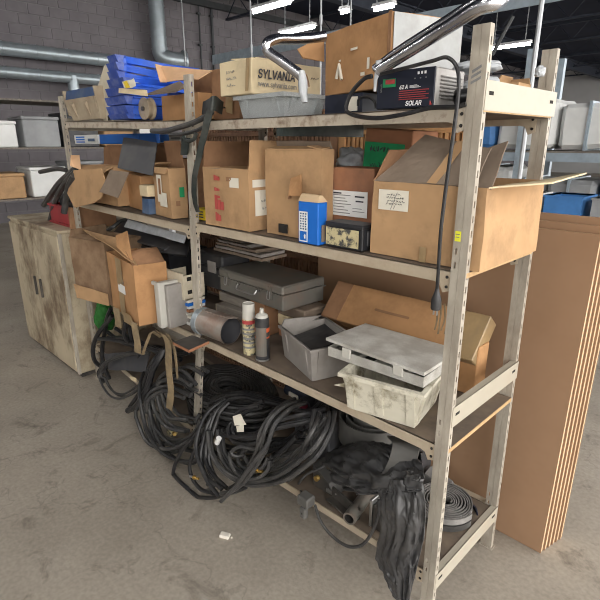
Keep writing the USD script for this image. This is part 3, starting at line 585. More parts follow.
# -- left bay of the top shelf
Zl = 1.692
# beige moulded hopper
X1, X0 = at(100, 120, y=.0)[0], at(70, 120, y=.0)[0]; Zl = shelf_z(1, X0) + .003; hh = height_at((X1, 0), 86) - Zl; wh = X1 - X0
hp = Thing('molded_hopper', 'beige moulded plastic hopper with a dark blue inner panel, leftmost on the top shelf', 'hopper', (X1, .0, Zl))
hp.part('front_panel', wob(hull([(-wh * .86, .0, 0), (0, .0, 0), (.0, -.02, hh * .70), (-wh, -.02, hh * .70), (-wh * .86, .02, 0), (0, .02, 0), (0, .0, hh * .70), (-wh, 0, hh * .70)]), .004, 8, 2, .04), 'tan_molded', 30)
for a in (.28, .72): hp.part('rib', hull([(-wh * a - .018, -.002, .01), (-wh * a + .018, -.002, .01), (-wh * a - .012, -.03, hh * .5), (-wh * a + .012, -.03, hh * .5), (-wh * a - .012, -.01, hh * .6), (-wh * a + .012, -.01, hh * .6)]), 'tan_molded')
hp.part('inner_panel', hull([(-wh * .99, -.012, hh * .705), (-.002, -.012, hh * .705), (-wh * .97, -.004, hh * 1.0), (-.012, -.004, hh * 1.0), (-wh * .97, .01, hh), (-.012, .01, hh), (-wh * .99, .01, hh * .705), (-.002, .01, hh * .705)]), 'hopper_blue')
hp.part('side_wall', hull([(0, 0, 0), (.012, 0, 0), (0, .25, 0), (.012, .25, 0), (0, -.02, hh), (.012, -.02, hh), (0, .25, hh * 1.1), (.012, .25, hh * 1.1)]), 'tan_molded')
hp.part('side_wall', hull([(-wh, 0, 0.03), (-wh - .012, 0, .03), (-wh, .25, 0), (-wh - .012, .25, 0), (-wh, -.02, hh), (-wh - .012, -.02, hh), (-wh, .25, hh * 1.05), (-wh - .012, .25, hh * 1.05)]), 'tan_molded')
hp.part('rear_lip', quad((-wh, .08, hh), (0, .08, hh), (.02, .25, hh * 1.12), (-wh, .25, hh * 1.06), 6, 6, .006, .004), 'cream_panel')
cp = Thing('molded_shield', 'cream moulded side panel with a sloped top next to the blue trays', 'shield', at(104, 125, y=.03))
q0 = at(98, 127, y=.03); pts = [(104, 124), (114, 124.5), (113, 112), (107, 100), (110, 75), (112, 60), (104, 66), (98, 86)]
o2 = [(p[0] - cp.T[0, 3], p[2] - cp.T[2, 3]) for p in (at(u, v, y=.03) for u, v in pts)]
cp.part('panel', poly(o2, .02, 'xz'), 'cream_panel'); cp.part('slot', bx(o2[1][0] - .06, o2[1][0] - .02, -.002, .001, .02, .045), 'slot')
# stack of blue trays running front to back
def tray(P, w, h, L, rz, label, tip=0.):
    t = Thing('blue_tray', label, 'tray', P, rz, 'nested blue trays on the top shelf', tilt=(tip, 0))
    t.part('channel', hull([(0, 0, 0), (w, 0, 0), (0, L, 0), (w, L, 0), (.006, .012, h), (w - .006, .012, h), (0, L, h), (w, L, h)]), 'blue_plastic')
    t.part('front_lip', hull([(-.004, -.018, h * .05), (w + .004, -.018, h * .05), (-.004, -.03, h), (w + .004, -.03, h), (-.004, .014, h), (w + .004, .014, h), (-.004, .006, 0), (w + .004, .006, 0)]), 'blue_edge')
    t.part('side_ridge', bx(w, w + .005, .02, L, h * .78, h * .98), 'blue_plastic')
tl = [(115, 123.6, .0, .20), (113, 115.5, .0, .20), (111.5, 106.5, .0, .20), (112, 97.5, .0, .20), (113.5, 88.7, .0, .024), (114, 80.5, .01, .014), (113, 72.5, .0, .024), (114, 65, .0, .024)]
for k, (u, v, y, L) in enumerate(tl):
    P = at(u, v, y=y); P1 = at(u, v - 9, y=y)
    if k == 0: P[2] = max(P[2], shelf_z(1, P[0] - .02) + .004)
    w_ = at(134 if k < 5 else 128, 110, y=y)[0] - P[0]
    tray(P, w_ * (.9 if k < 5 else .85), (P1[2] - P[2]) * .90, L, -.02, ['lowest blue tray of the nested stack, resting on the shelf', 'second blue tray from the bottom of the nested stack', 'third blue tray from the bottom of the nested stack', 'fourth blue tray from the bottom of the nested stack', 'fifth blue tray from the bottom, beside the yellow tag', 'blue tray third from the top of the nested stack', 'blue tray just under the topmost of the nested stack', 'topmost blue tray of the nested stack'][k], 0)
for k, (va, vb) in enumerate(((56, 63), (64, 71.2), (72.2, 79.6), (80.6, 88))):
    a, b = at(119, va, y=.032), at(121, vb, y=.032); c, d = at(200, va + 13.5, y=.62), at(196 - 4 * k, vb + 11.5, y=.60)
    single('blue_trough', ['uppermost long blue panel running back over the trays', 'second long blue panel from the top', 'third long blue panel, above the peach flap', 'lowest long blue panel, with the yellow tag at its front'][k], 'panel', quad(a, d * 0 + c, d, b, 8, 3, .018, .002, 5, k), 'blue_plastic', False, 'long blue panels')
t = Thing('warning_tag', 'crumpled yellow and white tag stuck on the lowest blue panel', 'tag', at(127, 84, y=-.015))
t.part('tag', quad(at(122, 82, y=-.045), at(134, 79, y=-.045), at(136, 86, y=-.047), at(124, 89, y=-.047), 6, 6, .0012, .006, 30, 3), 'paper', world=True)
t.part('yellow_band', quad(at(123, 82, y=-.053), at(127, 81, y=-.053), at(130, 87, y=-.055), at(126, 88, y=-.055), 4, 4, .0012, .003, 30, 3), 'yellow_plastic', world=True)
single('yellow_liner', 'pale yellow liner strip between blue trays', 'liner', quad(at(119, 88, y=-.045), at(147, 90, y=-.02), at(148, 96, y=-.02), at(119, 93, y=-.045), 6, 3, .004, .003, 9, 2), 'card_cream')
# cartons behind the post
Pk = np.array([at(162, 122, y=.235)[0], .235, 0]); wk = Pk[0] - at(146, 122, y=.235)[0]; Pk[2] = shelf_z(1, Pk[0] - wk) + .003
Carton('carton', 'dark dusty box on the top shelf right of the blue trays', Pk, wk, .2, height_at(Pk, 95) - Pk[2], 0, 'panel_dark', closed=True, seed=14)
Pt = np.array([at(200, 123, y=.10)[0], .10, 0]); wt = Pt[0] - at(163.5, 123, y=.10)[0]; Pt[2] = shelf_z(1, Pt[0] - wt) + .003
pc = Carton('carton', 'peach lit cardboard carton with raised flaps behind the middle post', Pt, wt, .10, height_at(Pt, 92) - Pt[2], 0, 'card_orange', seed=15)
single('cardboard_flap', 'wide pale peach cardboard flap raised above the blue trays', 'cardboard', quad(at(155, 64, y=.10), at(162, 66, y=.14), at(167, 82, y=.12), at(160, 82, y=.09), 4, 4, .005, .003, 9, 1), 'card_peach')
single('cardboard_flap', 'long pale peach cardboard sheet lying level above the middle post', 'cardboard', quad(at(162, 66, y=.13), at(212, 71, y=.15), at(198, 79, y=.11), at(167, 82, y=.12), 6, 4, .005, .003, 9, 2), 'card_peach')
single('cardboard_flap', 'grey-brown cardboard flap sloping down in front of the dark box', 'cardboard', quad(at(144, 95, y=.0), at(180, 82, y=.10), at(187, 87, y=.08), at(176, 92, y=.0), 6, 4, .005, .003, 9, 2), 'card_grey')
g = at(143, 112, y=.03)
t = Thing('pulley', 'grey worn steel pulley beside the lowest blue trays', 'pulley', (g[0], .055, shelf_z(1, g[0] - .06) + .002))
t.part('wheel', tm(lathe([(0, -.02), (.05, -.02), (.05, -.014), (.042, -.008), (.042, .008), (.05, .014), (.05, .02), (0, .02)], 22)).apply_transform(trimesh.transformations.rotation_matrix(math.pi / 2, [1, 0, 0])).apply_translation((0, 0, .052)), 'tan_molded', 40); t.part('axle', tube([(0, -.03, .052), (0, .03, .052)], .01, 10), 'machine_dark')
Ps = np.array([at(216, 120, y=.22)[0], .22, S1 + .016]); ws_ = Ps[0] - at(200, 120, y=.22)[0]
bb = Carton('carton', 'brown carton with a blue square label behind the dark strap', Ps, ws_ * 1.4, .22, height_at(Ps, 76) - S1, 0, 'card_brown', closed=True, seed=17)
bb.decal('blue_label', 'f', ws_ * .55, .03, ws_ * .6, .06, 'blue_dark')
# dark webbing strap and tubes over the shelf edge
wdir = np.array([.042, .004, .0])
t = Thing('webbing_strap', 'dark grey-green webbing strap hanging over the top shelf edge by the middle post', 'strap', at(212, 106, y=.05))
t.part('strap', strip([at(u, v, y=y) for u, v, y in ((222, 108, .13), (213, 106, .03), (208, 118, -.058), (204, 135, -.062), (200, 152, -.060), (196, 170, -.055), (194, 186, -.045), (195, 203, -.032), (198, 212, -.012))], wdir, .004, 40, .002, 3, .62), 'strap_dark', 30, world=True)
t.part('fold', strip([at(u, v, y=y) for u, v, y in ((203, 108, .05), (208, 106, .0), (214, 103, -.01), (222, 108, .10))], (0, .01, .05), .006, 20, .003, 5), 'strap_dark', 30, world=True)
t = Thing('webbing_strap', 'short black strap wrapped around the middle post', 'strap', at(185, 140, y=-.02))
t.part('strap', strip([at(u, v, y=y) for u, v, y in ((186, 138, -.016), (185.5, 142, -.018), (185, 147, -.018), (184, 155, -.016))], (.05, 0, 0), .006, 16, .002, 6), 'strap_dark', world=True)
t.part('loop', tube(spline([at(u, v, y=-.045) for u, v in ((183, 137), (187, 141), (194, 139), (196, 133))], 20), .008, 8), 'strap_dark', 40, world=True)
cord('rubber_hose', 'short dark rubber hose lying along the left bay edge of the top shelf', [at(u, v, y=y) for u, v, y in ((152, 131, -.02), (165, 131, -.032), (180, 127, -.032), (195, 122, -.030), (206, 116, -.022), (212, 112, .02))], .0115, 'rubber_soft', 'hose')
cord('rubber_hose', 'thin dark rubber tube beneath the short hose at the middle post', [at(u, v, y=y) for u, v, y in ((170, 135, -.03), (182, 134, -.034), (195, 131, -.034), (204, 127, -.028))], .008, 'rubber', 'hose')

# ================================================================ second shelf, right bay
E2 = .003
# open carton with red print
P = np.array([at(250, 235, y=.004)[0], .004, S2 + E2]); w = P[0] - at(206, 223, y=.004)[0]; h = height_at(P, 170) - P[2]; rz = 0.; d = .27
rc = Carton('carton', 'open tan carton with faded red print and a white label on its right side', P, w, d, h, rz, 'card_tan', {'b': (-4, .10, 'card_brown'), 'r': (2, .105, 'card_tan'), 'f': (-105, .05, 'card_grey'), 'l': (-3, .105, 'card_brown')}, amp=.007, seed=21)
for k, (b, hh_, ww) in enumerate(((.80, .09, .17), (.62, .06, .15), (.50, .05, .16), (.30, .20, .26), (.10, .15, .16))):
    for j in range(3):
        rc.decal('red_print', 'f', w * (.27 + ww / 3 * j * .8), h * b, w * ww / 4.2, h * hh_ * (1 - .15 * j), 'ink_red', seed=k)
rc.decal('torn_label', 'f', w * .62, h * .70, w * .20, h * .16, 'paper', seed=3); rc.decal('scuff', 'f', w * .55, h * .80, w * .12, h * .07, 'card_brown', seed=4)
rc.decal('torn_label', 'r', d * .06, h * .72, d * .62, h * .12, 'paper', seed=5); rc.decal('label', 'r', d * .10, h * .25, d * .52, h * .42, 'paper', seed=6); rc.scribble('r', d * .2, h * .5, d * .3, 2, .03, 'ink_grey', 7)
# tall open carton with the notched front
P, w, d, h, rz = fit((320, 249.5), (267.5, 236), S2 + E2, 151); P = np.array([at(321, 245, y=.040)[0], .040, S2 + E2]); w = P[0] - at(266.5, 236, y=.040)[0]; h = height_at(P, 150) - P[2]; rz = 0.
tc = Carton('carton', 'tall orange-tan open carton behind the blue milk-style carton', P, w, .060, h, rz, 'card_tan', {'r': (-80, .07), 'b': (-20, .03, 'card_grey'), 'f': (-80, .05)}, amp=.006, seed=23)
tc.part('notch', bx(-w * .72, -w * .56, -.0105, -.006, .012, .045), 'slot')
tc.part('loose_piece', quad((-w * .44, -.035, h * .50), (-w * .26, -.02, h * .50), (-w * .24, -.03, h * .74), (-w * .44, -.02, h * .69), 4, 4, .004, .002, 12, 2), 'card_orange')
tc.part('loose_piece', quad((-w * .47, -.012, h * .46), (-w * .445, -.035, h * .46), (-w * .445, -.02, h * .69), (-w * .47, -.010, h * .67), 4, 4, .003, .002, 12, 3), 'card_brown')
# blue carton with torn top
P = np.array([at(318, 246, y=-.012)[0], -.012, S2 + E2]); w = P[0] - at(298.3, 244, y=-.012)[0]; h = height_at(P, 203) - P[2]; rz = 0.
bc2 = Carton('drink_carton', 'bright blue small carton with vertical white lettering and a torn cream top', P, w, .045, h, rz, 'blue_print', closed=True, amp=.0015, seed=25, cat='carton')
bc2.part('torn_top', hull([(-w, 0, h), (0, 0, h), (-w, .045, h), (0, .045, h), (-w * .95, .012, h * 1.17), (-w * .1, .014, h * 1.15), (-w * .95, .03, h * 1.17), (-w * .1, .03, h * 1.15)]), 'card_pale')
bc2.decal('print_panel', 'f', w * .10, h * .05, w * .42, h * .72, 'ink_white'); bc2.decal('emblem_field', 'f', w * .14, h * .08, w * .34, h * .22, 'blue_print', out=.0008)
bc2.part('emblem', hull([(-w * .62, -.0072, h * .13), (-w * .56, -.0072, h * .13), (-w * .54, -.0072, h * .22), (-w * .6, -.0072, h * .25), (-w * .64, -.0072, h * .20), (-w * .6, -.0058, h * .2)]), 'ink_white')
for k in range(3):
    for j in range(7): bc2.decal('print_mark', 'f', w * (.16 + .12 * k), h * (.34 + .06 * j), w * (.07 - .02 * (j % 2)), h * .035, 'blue_item', out=.0008)
bc2.decal('print_panel', 'r', .012, h * .08, .02, h * .4, 'card_grey')
# small dark box with a worn cream label
P = np.array([at(362, 252, y=.012)[0], .012, S2 + E2]); w = P[0] - at(326, 246, y=.012)[0]; h = height_at(P, 227) - P[2]; rz = 0.
sb = Carton('small_case', 'small black case with a worn blotchy cream label', P, w, .06, h, rz, 'plastic_black', closed=True, amp=.001, seed=27, cat='case')
sb.decal('worn_label', 'f', w * .02, h * .10, w * .9, h * .72, 'label_cream'); sb.part('lid', bx(-w - .002, .002, -.003, .072, h * .86, h + .003, .002), 'plastic_black'); sb.part('latch', bx(.0, .006, .02, .05, h * .2, h * .8, .002), 'panel_dark')
# reddish carton with shipping label
P, w, d, h, rz = fit((371.5, 241), (333, 235), S2 + E2, 168); P = at(371.5, 240, y=.115) * [1, 1, 0] + [0, 0, S2 + E2]; w = P[0] - at(331.5, 236, y=.115)[0]; h = height_at(P, 169) - P[2]
lc = Carton('carton', 'upright reddish brown carton with a printed white shipping label', P, w, .10, h, .02, 'card_red', closed=True, seed=29)
lc.decal('shipping_label', 'f', w * .03, h * .36, w * .86, h * .34, 'paper_white')
for k in range(7): lc.decal('print_line', 'f', w * (.07 + .02 * (k % 2)), h * (.395 + .04 * k), w * (.42 - .07 * (k % 3)), h * .010, 'ink_grey', out=.0008)
for k, (a, b, ww, hh_) in enumerate(((.60, .62, .22, .022), (.62, .56, .18, .02), (.07, .655, .20, .02), (.55, .43, .28, .008), (.55, .47, .22, .008))): lc.decal('print_block', 'f', w * a, h * b, w * ww, h * hh_, 'ink' if k < 3 else 'ink_grey', out=.0008)
# carton with the green label, behind
Pg = np.array([at(404, 170, y=.24)[0], .24, S2 + E2]); wg = Pg[0] - at(359, 160, y=.24)[0]; hg = height_at(Pg, 124) - Pg[2]
gc = Carton('carton', 'brown carton with a bright green label at the back under the top shelf', Pg, wg, .16, min(hg, 1.60 - S2), 0, 'card_red', closed=True, seed=31, tilt=(0, 4))
gc.decal('green_label', 'f', wg * .03, gc.h * .62, wg * .86, gc.h * .26, 'label_green', seed=2); gc.scribble('f', wg * .15, gc.h * .82, wg * .5, 2, gc.h * .14, 'ink', 8, .02, .003)
blob('packing_film', 'crumpled clear packing film stuffed beside the green labelled carton', (Pg[0] - wg - .075, .30, 1.50), (.065, .05, .05), 'bag_white', .5, 3, 'packing film')
# -- the big open carton at the right end
P = at(478, 276, y=.030); Lb_ = at(370, 256, y=.030); w = P[0] - Lb_[0]; rz = 0.; P[2] = S2 + E2; h = height_at(P, 188) - P[2]; d = at(537, 235, x=P[0])[1] - .03
rz -= .0; big = Carton('carton', 'largest open tan carton jutting past the right post with a white handwritten label', P, w, min(d, .60), h, rz, 'card_tan', {'b': (172, .10, 'card_tan'), 'l': (-25, .10, 'card_brown')}, amp=.006, seed=33)
big.decal('label', 'f', w * .075, h * .63, w * .29, h * .27, 'paper', seed=3); big.scribble('f', w * .15, h * .84, w * .17, 4, h * .042, 'ink', 11, .006, .0012)
big.part('pen_stroke', tube([(-w * .80, -.0065, h * .64), (-w * .74, -.0065, h * .87)], .0007, 4), 'ink_grey'); big.part('pen_stroke', tube([(-w * .77, -.0065, h * .65), (-w * .755, -.0065, h * .70)], .0007, 4), 'ink_grey')
D = big.d
big.part('flap', quad((-w + .004, .0, h), (-w * .10, .0, h), (-w * .10, .075, h + .095), (-w + .115, .09, h + .130), 10, 8, .004, .007, 9, 3), 'card_grey')
big.part('tape', quad((-w * .48, -.003, h + .004), (-w * .40, -.003, h + .004), (-w * .28, .068, h + .112), (-w * .36, .068, h + .117), 3, 6, .001, .004, 12, 9), 'card_tan')
big.part('flap', quad((.0, .0, h), (.0, D - .01, h), (.13, D - .06, h + .030), (.12, .10, h + .012), 8, 8, .004, .004, 9, 4), 'card_cream')
big.part('flap', quad(at(474, 190, y=.045), at(491, 189, y=.045), at(508, 141, y=.14), at(472, 154, y=.12), 7, 7, .004, .006, 12, 6), 'card_grey', world=True)
big.part('tape', quad((-w * .5, -.0062, .0), (-w * .44, -.0062, .0), (-w * .44, -.0062, h * .2), (-w * .5, -.0062, h * .2), 3, 3, .0008, .0006, 20, 2), 'tape_tan')
# -- things behind the middle post
Py = at(206, 221, y=.05)
yb = Carton('box', 'yellow and black printed box low behind the middle post', (Py[0], .05, S2 + E2), .085, .12, .05, 0, 'yellow_plastic', closed=True, amp=0, seed=35)
for k in range(3): yb.decal('print_line', 'f', .012, .012 + .012 * k, .06, .005, 'ink')
bk = Thing('paper_bundle', 'stack of blue and white folded papers between the red print carton and the middle post', 'papers', (Py[0], .178, S2 + E2))
for k in range(7): bk.part('sheet', wob(bx(-.10, 0, 0, .2, .012 * k, .012 * k + .009), .003, 8, k, .05), ['blue_item', 'paper_white', 'panel_dark'][k % 3])
Pw = at(206, 190, y=.13)
wb = Thing('binder', 'pale binder lying on the paper bundle behind the middle post', 'binder', (Py[0] - .005, .18, S2 + .1))
wb.part('cover', bx(-.09, 0, 0, .2, 0, height_at((Pw[0], .18), 176) - S2 - .1, .004), 'plastic_white'); wb.part('spine', bx(-.09, 0, -.004, 0, .01, .05), 'paper')
bt = Thing('bottle', 'slim blue bottle standing beside the middle post on the second shelf', 'bottle', (at(194, 222, y=.06)[0], .065, S2 + E2))
bt.part('body', lathe([(0, 0), (.02, 0), (.022, .01), (.022, .12), (.012, .15), (0, .15)], 16), 'blue_print', 40); bt.part('cap', lathe([(0, .15), (.012, .15), (.012, .175), (0, .175)], 14), 'ink', 40)

# ================================================================ second shelf, left bay
def z2(x): return shelf_z(2, x) + .003
P, w, d, h, rz = fit((172, 219), (155.8, 214.5), z2(-1.7), 168, (186.5, 220))
P2 = P
c = Carton('carton', 'worn upright tan carton with a torn white label beside the middle post', P, w, d, h, rz, 'card_tan', {'b': (-5, .12, 'card_brown'), 'l': (-70, .05), 'f': (160, .03)}, amp=.008, seed=41)
c.decal('torn_label', 'f', w * .30, h * .30, w * .28, h * .55, 'paper', seed=1); c.decal('torn_label', 'f', w * .42, h * .22, w * .42, h * .28, 'paper', seed=2); c.decal('window', 'f', w * .40, h * .46, w * .13, h * .32, 'card_brown', out=.001)
c.decal('green_print', 'r', d * .55, h * .42, d * .3, h * .2, 'label_green', seed=5); c.decal('stain', 'r', d * .3, h * .25, d * .25, h * .1, 'card_brown', seed=6)
P, w, d, h, rz = fit((138, 211.5), (124, 207), z2(-1.95), 176)
P = P + np.array([.0, .03, 0])
c = Carton('carton', 'plain orange-tan carton behind the small white box', P, w, .10, h, rz, 'card_orange', closed=True, amp=.004, seed=43)
Pi = at(155, 214, z=z2(-1.75)); Pi[1] = max(Pi[1], .0); wi = .075
bi = Thing('bottle', 'squat blue container under the small white box', 'container', (at(149.5, 213, y=.02)[0], .02, z2(-1.82)))
bi.part('body', hull([(-wi, 0, 0), (0, 0, 0), (-wi, .07, 0), (0, .07, 0), (-wi + .006, .004, .075), (-.006, .004, .075), (-wi + .006, .066, .075), (-.006, .066, .075)]), 'blue_item'); bi.part('lid', bx(-wi + .004, -.004, .002, .068, .075, .085, .003), 'blue_dark')
Carton('box', 'small white box with a brown edge resting on the blue container', (bi.T[0, 3] + .002, .018, bi.T[2, 3] + .087), .08, .075, .055, 0, 'card_cream', closed=True, amp=.001, seed=44)
# low open carton at the left end with its flap hanging in front
xa, xb = at(79, 160, y=.03)[0], at(113, 160, y=.03)[0]; zt = height_at((xb, .03), 167)
lo_c = Carton('carton', 'low open tan carton at the left end with a wide cut-corner flap hanging in front', (xb, .03, z2(xa)), xb - xa, .15, zt - z2(xa), 0, 'card_tan', {'b': (2, .10, 'card_brown')}, amp=.006, seed=45)
ppts = [(70, 193), (77, 170), (104, 168.5), (108, 183), (103, 198), (96, 203), (77, 207.5)]
fp = np.array([at(u, v, y=-.035 - .0009 * max(0, v - 170)) for u, v in ppts])
m_ = poly([(p[0] - xb, p[2] - z2(xa)) for p in fp], .005, 'xz'); v_, f_ = trimesh.remesh.subdivide_to_size(m_.vertices, m_.faces, .03, 20); m_ = trimesh.Trimesh(v_, f_)
m_.vertices[:, 1] += -.05 - .03 - .35 * np.maximum(0, (zt - z2(xa)) - m_.vertices[:, 2]) * .4
lo_c.part('flap', wob(m_, .003, 8, 4, 0), 'card_tan')
lo_c.part('flap', quad((-(xb - xa), .0, zt - z2(xa)), (-.005, .0, zt - z2(xa)), (-.02, -.055, zt - z2(xa) - .03), (-(xb - xa) + .02, -.055, zt - z2(xa) - .02), 6, 4, .004, .003, 8, 3), 'card_tan')
single('cardboard_strip', 'bent peach cardboard strip at the left end of the second shelf', 'cardboard', quad(at(71, 155, y=-.06), at(79, 155, y=.0), at(81, 170, y=-.02), at(70, 166, y=-.07), 4, 5, .004, .004, 14, 3, bulge=(0, -.012, 0)), 'card_peach')
lo_c.part('flap', quad(at(111, 170, y=-.065), at(129, 172, y=-.06), at(118, 198, y=-.085), at(100, 192, y=-.105), 5, 5, .006, .003, 9, 6), 'card_grey', world=True)
single('plastic_sheet', 'black rectangular plastic sheet leaning across the cartons', 'sheet', quad(at(124, 137.5, y=.10), at(157, 142.5, y=.10), at(153, 176, y=.015), at(118, 168, y=.015), 6, 6, .005, .003, 6, 8), 'panel_dark')
Pz = at(178, 170, y=.22)
Carton('carton', 'dark brown open carton behind the worn labelled carton', (at(181, 170, y=.22)[0], .22, z2(-1.85)), .25, .15, height_at((at(181, 170, y=.2)[0], .2), 160) - z2(-1.6), 0, 'card_brown', {'f': (-4, .07), 'l': (10, .08)}, seed=47, amp=.002)
# long blue and white cartons lying across the back of the left bay
for k, (u0, u1, m, lab) in enumerate(((75, 98, 'paper_white', 'white and blue striped carton end at the back left under the top shelf'), (100, 139, 'blue_print', 'long bright blue carton at the back of the left bay'), (140, 156, 'blue_print', 'short bright blue carton beside the grey gap'), (160, 184, 'paper_white', 'white carton with a blue square under the top shelf'))):
    y = .405; a, b = at(u0, 143, y=y), at(u1, 143, y=y)
    bxx = Carton('long_carton', lab, (b[0], y, at(120, 144, y=.405)[2]), b[0] - a[0], .036, abs(at(120, 134, y=y)[2] - at(120, 144, y=y)[2]), 0, m, closed=True, amp=.001, seed=50 + k)
    if k == 0:
        for j in range(3): bxx.decal('stripe', 'f', bxx.w * .1, bxx.h * (.15 + .27 * j), bxx.w * .38, bxx.h * .15, 'blue_print')
        bxx.decal('print_block', 'f', bxx.w * .62, bxx.h * .3, bxx.w * .28, bxx.h * .3, 'blue_item')
    if k == 3: bxx.decal('blue_square', 'f', bxx.w * .05, bxx.h * .15, bxx.w * .38, bxx.h * .7, 'blue_print'); bxx.decal('print_block', 'f', bxx.w * .5, bxx.h * .4, bxx.w * .4, bxx.h * .2, 'ink_grey')
rk = Thing('rear_ledge', 'tall brown carton stack carrying the blue and white cartons behind the left bay', 'boxes', (at(130, 144, y=.42)[0], .395, z2(-2.6)))
rk.part('carton_wall', bx(-.30, .45, .0, .05, .0, at(120, 144, y=.405)[2] - z2(-2.6) - .003), 'card_brown')

# ================================================================ third shelf, left bay
Z3 = S3 + .003
P, w, d, h, rz = fit((111, 305.5), (77, 297), Z3, 243)
dk = Carton('carton', 'dusty dark brown carton with a ragged top overhanging at the left post', P, w, .26, h, rz, 'card_dusty', {'f': (-75, .06), 'l': (-20, .05)}, amp=.010, seed=61)
dk.part('bottom_flap', quad((-w * .95, -.010, .0), (.0, -.010, .0), (0, -.012, h * .20), (-w * .98, -.012, h * .24), 8, 3, .003, .004, 12, 4), 'card_tan')
P, w, d, h, rz = fit((139.5, 326.5), (113, 306), Z3, 266, (167, 318))
fl = Carton('carton', 'orange taped carton overhanging the third shelf with a long flap raised to the left', P, w, d, h, rz, 'card_orange', amp=.006, seed=63)
fl.part('flap', quad(at(106, 244, y=-.15), at(138, 266, y=-.14), at(124, 240, y=-.05), at(81, 229, y=-.06), 8, 8, .004, .006, 9, 3), 'card_tan', world=True)
fl.part('flap', quad(at(117, 247, y=-.13), at(133, 262, y=-.13), at(127, 231, y=-.10), at(116, 236, y=-.10), 6, 6, .004, .004, 9, 9), 'card_orange', world=True)
fl.part('flap', quad((0, .0, h), (0, d, h), (-.10, d, h + .055), (-.09, .0, h + .06), 8, 6, .004, .006, 9, 4, bulge=(0, 0, .03)), 'card_brown')
fl.part('tape', quad((-w * .60, -.007, 0.0), (-w * .42, -.007, 0.0), (-w * .40, -.007, h), (-w * .62, -.007, h), 3, 10, .001, .003, 25, 3), 'tape_tan')
fl.decal('label', 'f', w * .40, h * .42, w * .26, h * .15, 'paper_white', out=.003); fl.scribble('f', w * .44, h * .85, w * .16, 5, h * .06, 'ink_grey', 15, .02, .002)
fl.part('torn_corner', quad((-w * .5, -.012, -.03), (-w * .12, -.012, -.02), (-w * .2, -.012, h * .12), (-w * .5, -.012, h * .1), 5, 4, .002, .004, 20, 5), 'tape_tan')
# tan strips hanging below
def hang(label, pts, width, seed, m='strip_tan', taper=1.):
    p = [at(u, v, y=y) for u, v, y in pts]
    return single('hanging_strip', label, 'strip', strip(p, width, .0025, 26, .004, seed, taper), m)
hang('short wide tan strip hanging below the dusty carton', [(116, 308, -.13), (117.5, 318, -.135), (118.5, 327, -.13)], (.055, .01, 0), 1)
hang('tan strip hanging straight below the orange taped carton', [(134, 322, -.15), (136.5, 338, -.155), (138, 353, -.15)], (.047, .01, 0), 2)
hang('bent tan strip curling from the shelf edge towards the left', [(161, 337, -.10), (152, 332, -.17), (148, 339, -.18), (143, 355, -.17)], (.032, .0, .014), 3)
hang('longest tan strip hanging down in front of the hoses', [(158, 331, -.08), (161, 333, -.10), (164, 336, -.11), (168, 345, -.11), (169, 372, -.11), (171, 390, -.11), (169, 409, -.105)], (.050, .004, 0), 4)
hang('narrow torn tan strip beside the longest hanging strip', [(167, 334, -.085), (173, 345, -.095), (176, 360, -.095), (177, 379, -.09)], (.035, .0, 0), 5, 'strip_tan', .5)
# dark plastic car trim panels lying on top
def panel_sheet(name, label, a, b, c, d, m, **k): return single(name, label, 'panel', quad(a, b, c, d, 10, 6, k.pop('th', .008), k.pop('amp', .004), 7, k.pop('seed', 1), bulge=k.pop('bulge', None)), m, 40)
panel_sheet('trim_panel', 'long dark grey plastic trim panel lying across the left bay of the third shelf', at(112, 234, y=.18), at(124, 222, y=.30), at(188, 238, y=.26), at(164, 250, y=.10), 'panel_dark', seed=2, th=.012)
panel_sheet('trim_panel', 'black folded plastic panel beside the middle post under the second shelf', at(150, 251, y=.12), at(168, 238, y=.22), at(192, 238, y=.24), at(186, 256, y=.10), 'plastic_black', seed=3, bulge=(0, 0, .02), th=.012)
panel_sheet('plastic_film', 'strip of clear crinkled film along the rear under the second shelf', at(124, 227, y=.07), at(128, 219, y=.09), at(186, 236, y=.08), at(184, 243, y=.06), 'bag_white', seed=4, amp=.008, th=.003)
single('rubber_trim', 'dark curled rubber trim at the left end of the trim panels', 'trim', tube(spline([at(104, 233, y=.10), at(113, 227, y=.12), at(125, 220, y=.2), at(150, 222, y=.3)], 30), .012, 8), 'rubber_soft', 40)
Pbk = np.array([at(158, 300, y=.2)[0] + .22, .17, Z3])
cb = Thing('storage_crate', 'black plastic crate at the back carrying the trim panels', 'crate', Pbk)
cb.part('body', cube(-.36, 0, 0, .24, 0, .30) - cube(-.35, -.01, .01, .23, .01, 1), 'plastic_black'); cb.part('rim', cube(-.37, .01, -.01, .25, .28, .30) - cube(-.35, -.01, .01, .23, .01, 1), 'plastic_black')
blob('dark_cloth', 'blue-grey bundle of cloth under the second shelf at the left post', at(94, 221, y=.42), (.14, .08, .07), 'blue_item', .4, 7, 'cloth')
